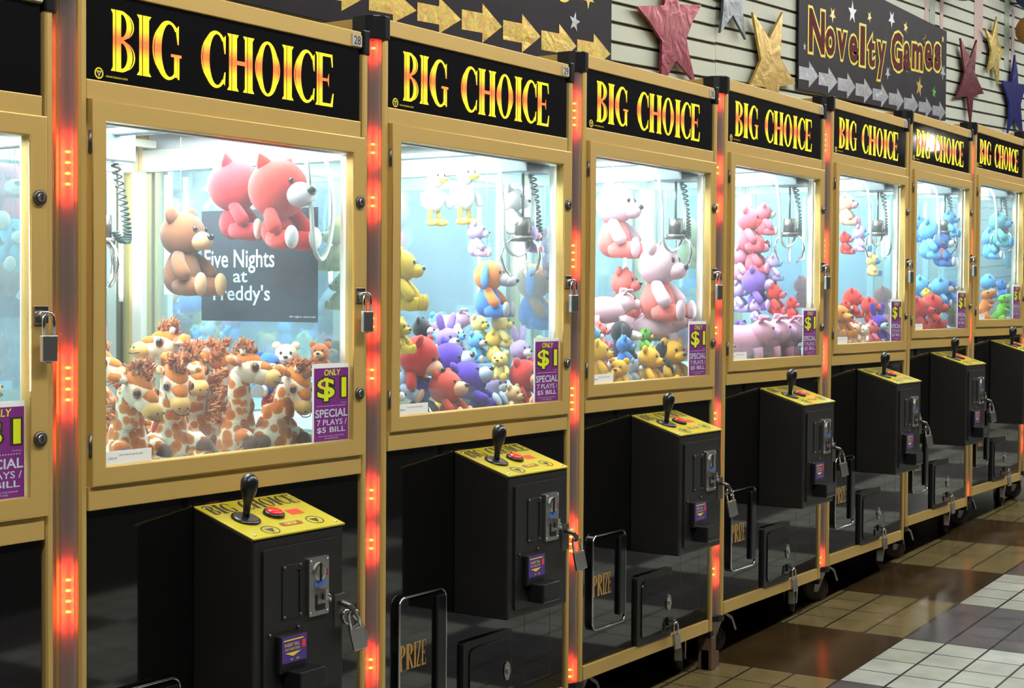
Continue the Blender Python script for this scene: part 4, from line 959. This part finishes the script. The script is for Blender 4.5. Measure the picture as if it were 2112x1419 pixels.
  (6, 'bighead', 0.735, 0.19, 1.154, 0.133, -70, 0, 0, 'skyblue,bluegrey,blue', 'sky blue plush at the left of the machine 33 heap', ''),
  (6, 'bighead', 0.734, 0.095, 1.145, 0.137, -70, 0, 0, 'skyblue,beige,blue', 'sky blue plush with beige muzzle in the machine 33 heap', ''),
  (6, 'bear', 0.76, 0.05, 1.15, 0.11, -70, 0, 0, 'blue,beige', 'blue bear at the right of the machine 33 heap', ''),
  (6, 'bear', 0.669, 0.14, 1.123, 0.088, -70, 0, 0, 'yellow,green', 'small yellow bear in the machine 33 heap', ''),
  (6, 'dino', 0.764, 0.075, 1.101, 0.11, -70, 0, 0, 'green,yellow', 'green and yellow dinosaur in the machine 33 heap', ''),
  (6, 'bighead', 0.407, 0.08, 1.045, 0.148, -80, 0, 0, 'red,red,red', 'round red plush at the left of the machine 33 window', ''),
  (6, 'bighead', 0.596, 0.07, 1.058, 0.156, -70, 0, 0, 'red,red,red', 'round red plush in the middle of the machine 33 window', ''),
  (7, 'bighead', 0.074, 0.105, 1.012, 0.145, -80, 0, 0, 'red,red,red', 'round red plush at the right of the machine 33 window', ''),
  (7, 'bear', 0.733, 0.07, 1.435, 0.194, -80, 0, 0, 'teal,skyblue', 'teal bear hanging in the middle of the rightmost machine', ''),
  (7, 'bear', 0.736, 0.13, 1.363, 0.17, -80, 0, 0, 'skyblue,white', 'sky blue bear hanging left in the rightmost machine', ''),
  (8, 'bear', 0.086, 0.085, 1.282, 0.174, -80, 0, 0, 'teal,teal', 'teal bear hanging right in the rightmost machine', ''),
  (7, 'bighead', 0.739, 0.14, 1.144, 0.122, -60, 0, 0, 'skyblue,beige,blue', 'sky blue plush with beige muzzle in the heap of the rightmost machine', ''),
  (7, 'bear', 0.75, 0.075, 1.13, 0.109, -70, 0, 0, 'blue,cream', 'blue bear in the heap of the rightmost machine', ''),
  (8, 'bear', 0.066, 0.1, 1.028, 0.137, -70, 0, 0, 'skyblue,skyblue', 'sky blue bear at the right of the rightmost machine', ''),
  (8, 'bear', 0.061, 0.08, 1.088, 0.099, -70, 0, 0, 'cream,cream', 'cream bear at the back of the rightmost machine heap', ''),
  (7, 'dino', 0.48, 0.08, 1.046, 0.147, -60, 0, 0, 'orange,white', 'orange dinosaur with open mouth in the rightmost machine', ''),
  (7, 'dino', 0.687, 0.06, 1.028, 0.14, -60, 0, 0, 'green,yellow', 'green dinosaur with open mouth in the rightmost machine', ''),
]
GIRAFFES = [
 (1, (0.25, 0.09, 1.108), (0.269, 0.14, 0.982), -85, -30, 'stuffed giraffe at the front left of machine 28, tag under its chin'),
 (1, (0.409, 0.15, 1.117), (0.441, 0.2, 0.97), -115, -40, 'stuffed giraffe facing out, second from the left in machine 28'),
 (1, (0.558, 0.34, 1.183), (0.646, 0.39, 1.02), 160, 5, 'stuffed giraffe at the back left of machine 28, looking left'),
 (1, (0.559, 0.26, 1.135), (0.623, 0.31, 0.998), -105, -30, 'stuffed giraffe mostly hidden behind the second giraffe in machine 28'),
 (1, (0.638, 0.25, 1.143), (0.671, 0.3, 1.006), 40, 10, 'stuffed giraffe turned away, left of the tall middle giraffe'),
 (1, (0.577, 0.105, 1.139), (0.597, 0.155, 0.987), -62, -6, 'tall stuffed giraffe in the middle of machine 28, looking right'),
 (1, (0.686, 0.065, 1.107), (0.668, 0.115, 0.989), -100, -50, 'stuffed giraffe with lowered head beside the price sign of machine 28'),
 (1, (0.342, 0.31, 1.15), (0.406, 0.36, 1.015), -60, -10, 'stuffed giraffe cut by the left door frame of machine 28'),
 (0, (0.715, 0.085, 1.193), (0.74, 0.13, 1.08), -60, -10, 'stuffed giraffe in the leftmost machine, only its muzzle in view'),
]
random.seed(3)
for t in TOYS: toy(*t)
FILL = {2: 'crimson,indigo,yellow,white,lilac,blue,red2,cream,mauve,tan', 3: 'pink,gold,palepink,coral,grey,yellow2,rose,white,mauve,skyblue', 4: 'mauve,pink,lilac,rose,palepink,crimson,violet,white,coral,purple',
  5: 'crimson,peach,orange,coral,rose,tan,red2,cream,brown,indigo', 6: 'red2,crimson,blue,yellow,skyblue,coral,teal,white,orange,indigo', 7: 'teal,blue,skyblue,green,orange2,yellow,bluegrey,white,coral,indigo'}
WORD = dict(red2='brick red', yellow2='pale yellow', palepink='pale pink', bluegrey='blue grey', orange2='dark orange', skyblue='sky blue', gold='golden')
rnd = random.Random(11)
for i, cs in FILL.items():
    for k, c in enumerate(cs.split(',')):
        s = rnd.uniform(.105, .125); row = k//5; u = .26+.115*(k % 5)+rnd.uniform(-.01, .01)+.03*row; y = .155+.115*row
        w = WORD.get(c, c)
        toy(i, 'bear', min(u, .745), y, .943+.5*s+.045*row, s, rnd.uniform(-130, -40), 0, 0, c+','+rnd.choice(['cream', 'white', c]), f'{w} bear buried {"behind" if row else "low"} in the heap of ' + ('the rightmost machine' if i == 7 else f'machine {27+i}'), '')
for k, g in enumerate(GIRAFFES):
    e, hm = giraffe(*g, k*13+5)
    if k == 0:
        t = MB().tube([hm((.070, .026, -.045)), hm((.072, .028, -.045))], [.024, .024], 24).build('red_hang_tag', mat('red tag', (.55, .02, .03), .3), e)
    if k == 5:
        MB().tube([hm((.040, -.030, -.052)), hm((.041, -.031, -.052))], [.014, .014], 24).build('white_hang_tag', mat('white tag', (.7, .68, .72), .3), e)

# poster on machine 28's right glass
p1 = POS[1]; POSTER = mat('dark poster print', (.020, .032, .045), .3)
pu = .8505
po = MB().box(pu, pu+.0012, .148, .517, 1.236, 1.500).build('poster', POSTER); po.location = p1
tag(po, 'dark poster with white lettering on the right side glass of machine 28', 'poster')
PW = lambda yfar: (lambda a, b: (pu-.0008, yfar-a, b))
tx = MB().flat(ftext('Five Nights', 0, 1.350, .226, 1.406, .012), PW(.506)).flat(ftext('at', .094, 1.328, .140, 1.354, .012), PW(.506)).flat(ftext("Freddy's", .029, 1.274, .212, 1.322, .012), PW(.506)).flat(ftext('All rights reserved', .272, 1.245, .352, 1.251), PW(.506))
tx.build('poster_lettering', PAPER, po)

# ------------------------------------------------------------------ signs and stars on the slat wall
def WS(y): return lambda a, b: (a, y, b+SL*a)          # wall plane: (along, height above the row's slope)
def WP(y): return lambda a, b, d: (a, y+d, b+SL*a)
SIGNB = mat('dark printed sign board', (.016, .013, .020), .5, spec=.12, vary=.5)
SILVER = foil('silver hologram foil', (.40, .42, .46), .55); GOLDF = foil('gold hologram foil', (.62, .44, .10), .55)
sg = MB().prism([(3.515, 2.097), (5.745, 2.062), (5.745, 2.604), (3.515, 2.735)], WP(.880), 0, .010).build('novelty_games_sign', SIGNB)
tag(sg, 'dark sign board reading Novelty Games above a row of silver arrows', 'sign')
ol = MB(); fi = MB()
for ch, a, b, c, d in (('N', 3.622, 2.276, 3.848, 2.518), ('o', 3.838, 2.277, 3.984, 2.446), ('v', 3.985, 2.275, 4.148, 2.444), ('e', 4.155, 2.270, 4.299, 2.440), ('l', 4.305, 2.268, 4.409, 2.503), ('t', 4.420, 2.270, 4.550, 2.478), ('y', 4.560, 2.213, 4.719, 2.443), ('G', 4.777, 2.281, 4.985, 2.524), ('a', 4.980, 2.301, 5.111, 2.478), ('m', 5.118, 2.315, 5.324, 2.498), ('e', 5.330, 2.333, 5.488, 2.516), ('s', 5.500, 2.336, 5.650, 2.527)):
    big = text_polys(ch, .085); sml = text_polys(ch, .035)
    q = fit(big, a, b, c, d); ol.flat(q, WS(.8785))
    xs = [x for p in big for x, y in p]; zs = [y for p in big for x, y in p]
    kx = (c-a)/(max(xs)-min(xs)); kz = (d-b)/(max(zs)-min(zs))
    fi.flat([[(a+(x-min(xs))*kx, b+(y-min(zs))*kz) for x, y in p] for p in sml], WS(.8770))
ol.build('letter_outline', mat('yellow sign outline', (.80, .70, .02), .4), sg)
fi.build('lettering', mat('dark red sign fill', (.10, .010, .018), .6, spec=.1), sg)
for (tx_, tz), (hx, h1), (_, h0), (px_, pz) in (
 ((3.520, 2.17), (3.643, 2.241), (3.647, 2.112), (3.762, 2.189)), ((3.766, 2.159), (3.891, 2.232), (3.895, 2.101), (4.014, 2.178)), ((4.018, 2.146), (4.147, 2.225), (4.151, 2.091), (4.262, 2.164)),
 ((4.266, 2.141), (4.388, 2.216), (4.393, 2.081), (4.515, 2.158)), ((4.517, 2.132), (4.645, 2.206), (4.65, 2.075), (4.76, 2.149)), ((4.763, 2.124), (4.893, 2.2), (4.898, 2.066), (5.004, 2.14)),
 ((5.007, 2.115), (5.135, 2.189), (5.14, 2.057), (5.251, 2.131)), ((5.255, 2.113), (5.38, 2.181), (5.385, 2.058), (5.493, 2.128)), ((5.498, 2.104), (5.624, 2.173), (5.63, 2.051), (5.739, 2.119))):
    hh = (h1-h0)*.24; cz = (h1+h0)/2
    MB().prism([(tx_, cz-hh), (hx, cz-hh), (hx, h0), (px_, cz), (hx, h1), (hx, cz+hh), (tx_, cz+hh)], WP(.8785), 0, .0015).build('arrow', SILVER, sg)
def star_pts(cx, cz, r, a0, inner=.40, st=1.0):
    return [(cx+(r if k % 2 == 0 else r*inner)*cos(R(a0+36*k))*st, cz+(r if k % 2 == 0 else r*inner)*sin(R(a0+36*k))) for k in range(10)]
for (x, z, r, m, a) in ((3.938, 2.504, .042, GOLDF, -90), (4.207, 2.545, .062, SILVER, 90), (4.454, 2.549, .034, GOLDF, -80), (4.793, 2.575, .052, SILVER, -90), (5.017, 2.551, .038, GOLDF, 75), (5.67, 2.55, .026, GOLDF, 90), (3.585, 2.308, .020, SILVER, 90), (4.742, 2.272, .040, SILVER, -90), (5.262, 2.232, .062, GOLDF, 80), (5.522, 2.219, .038, foil('green hologram foil', (.12, .5, .08), .5), 85), (5.679, 2.353, .052, SILVER, -90)):
    MB().prism(star_pts(x, z, r, a), WP(.8785), 0, .0015).build('foil_star', m, sg)
sq = MB()
sq.tube([(5.33+.022*sin(t*1.6), .8788, 2.545-.013*t+SL*5.33) for t in [k*.5 for k in range(14)]], .004, 6); sq.build('squiggle', mat('dull gold squiggle', (.35, .28, .08), .4), sg)
MB().flat(fit(text_polys('m', .03), 3.585, 2.545, 3.66, 2.60, .3), WS(.8783)).build('letter_tail', SILVER, sg)

bs = MB().prism([(-.60, 2.070), (0.0, 2.046), (1.695, 2.030), (1.695, 2.95), (-.60, 2.95)], WP(.880), 0, .010).build('arrow_sign', SIGNB)
tag(bs, 'dark sign board with a row of gold hologram arrows, upper left', 'sign')
for (tx_, hx, h1, h0, px_) in ((-.06, .060, 2.205, 2.084, .188), (.188, .313, 2.180, 2.075, .436), (.437, .559, 2.185, 2.066, .684), (.684, .810, 2.194, 2.060, .930), (.933, 1.058, 2.186, 2.049, 1.181), (1.182, 1.308, 2.177, 2.035, 1.432), (1.433, 1.558, 2.167, 2.033, 1.686)):
    hh = (h1-h0)*.25; cz = (h1+h0)/2
    MB().prism([(tx_+.004, cz-hh), (hx, cz-hh), (hx, h0), (px_, cz), (hx, h1), (hx, cz+hh), (tx_+.004, cz+hh)], WP(.8785), 0, .0015).build('arrow', GOLDF, bs)
MB().prism(star_pts(1.417, 2.196, .040, 80), WP(.8785), 0, .0015).build('foil_star', SILVER, bs)
MB().prism(star_pts(1.515, 2.30, .045, -90), WP(.8785), 0, .0015).build('foil_star', GOLDF, bs)
MB().flat(disc(1.335, 2.335, .075), WS(.8785)).build('letter_outline', mat('yellow sign outline', (.8, .7, .02)), bs)
MB().flat(disc(1.335, 2.340, .060), WS(.8775)).build('letter_fill', mat('dark red sign fill', (.10, .010, .018)), bs)

STARS = [
 ('red', (.24, .022, .045), .15, 'big crimson foil star on the slat wall, right of the arrow sign', [(1.871, 2.306), (2.095, 2.336), (2.152, 2.474), (2.228, 2.355), (2.433, 2.377), (2.349, 2.295), (2.297, 2.218), (2.33, 2.14), (2.386, 2.037), (2.207, 2.119), (2.147, 2.063), (2.077, 2.006), (2.079, 2.118), (2.081, 2.187), (1.976, 2.255)]),
 ('grey', (.10, .12, .14), .0, 'dark grey star at the top edge, between the crimson and gold stars', [(2.619, 2.276), (2.641, 2.359), (2.649, 2.434), (2.534, 2.452), (2.677, 2.491), (2.734, 2.584), (2.8, 2.517), (2.953, 2.515), (2.832, 2.445), (2.855, 2.35), (2.882, 2.272), (2.744, 2.368)]),
 ('gold', (.52, .35, .07), .15, 'gold foil star with two upright points, left of the novelty sign', [(2.951, 2.404), (3.135, 2.301), (3.285, 2.442), (3.271, 2.337), (3.264, 2.222), (3.344, 2.171), (3.444, 2.114), (3.256, 2.088), (3.241, 2.026), (3.142, 2.03), (3.097, 2.072), (2.934, 2.069), (2.989, 2.131), (3.046, 2.198), (2.995, 2.309)]),
 ('maroon', (.16, .02, .03), .3, 'maroon glitter star just right of the novelty sign', [(5.96, 2.583), (6.156, 2.472), (6.29, 2.604), (6.264, 2.491), (6.254, 2.396), (6.346, 2.335), (6.451, 2.274), (6.234, 2.249), (6.217, 2.164), (6.189, 2.075), (6.144, 2.16), (6.113, 2.235), (5.898, 2.21), (5.994, 2.296), (6.051, 2.383), (6.001, 2.487)]),
 ('hologram', (.55, .42, .10), .9, 'small yellow hologram star between the maroon and blue stars', [(6.711, 2.799), (6.722, 2.706), (6.73, 2.64), (6.896, 2.578), (6.765, 2.508), (6.775, 2.442), (6.757, 2.342), (6.708, 2.409), (6.659, 2.472), (6.517, 2.414), (6.568, 2.491), (6.598, 2.567), (6.539, 2.634), (6.459, 2.696), (6.616, 2.655)]),
 ('navy', (.025, .03, .22), .4, 'dark blue glitter star at the right edge', [(7.14, 2.586), (7.202, 2.476), (7.219, 2.397), (7.445, 2.403), (7.348, 2.332), (7.289, 2.258), (7.319, 2.161), (7.35, 2.056), (7.235, 2.107), (7.146, 2.162), (7.076, 2.106), (6.995, 2.046), (7.025, 2.151), (7.02, 2.255), (6.932, 2.331), (6.847, 2.39), (7.072, 2.396), (7.103, 2.496)])]
for nm, c, gl, lab, pts in STARS:
    o = MB().prism(pts, WP(.862), 0, .012).build('star_decoration', foil(nm+' star foil', c, gl, .3))
    tag(o, lab, 'star', 'foil stars on the slat wall')
    ctr = (sum(a for a, b in pts)/len(pts), sum(b for a, b in pts)/len(pts))
    MB().cyl((ctr[0], .873, ctr[1]+SL*ctr[0]), (ctr[0], .902, ctr[1]+SL*ctr[0]), .010, 10).build('wall_peg', DKSTEEL, o)
# hanging ball ornaments at the top right
ORB = mat('orange paper lantern', (.42, .17, .03), .6, vary=.1); BLU = mat('blue paper lantern', (.03, .06, .22), .6, vary=.1)
for (x, z, r, m, lab) in ((5.693, 3.155, .125, ORB, 'orange ball ornament above the novelty sign, cut by the top edge'), (7.13, 3.065, .10, ORB, 'orange ball ornament at the right edge of the photo'), (7.16, 3.33, .12, BLU, 'blue ball ornament over the orange one at the right edge')):
    o = MB().ell((x, .76, z), (r, r, r), None, 24, 16).build('ball_ornament', m)
    tag(o, lab, 'ornament', 'ball ornaments on the wall')
    MB().tube([(x, .76, z+r), (x, .80, z+r+.08), (x, .905, z+r+.10)], .006, 8).cyl((x, .76, z+r-.006), (x, .76, z+r+.014), .022, 12).build('hook', DKSTEEL, o)
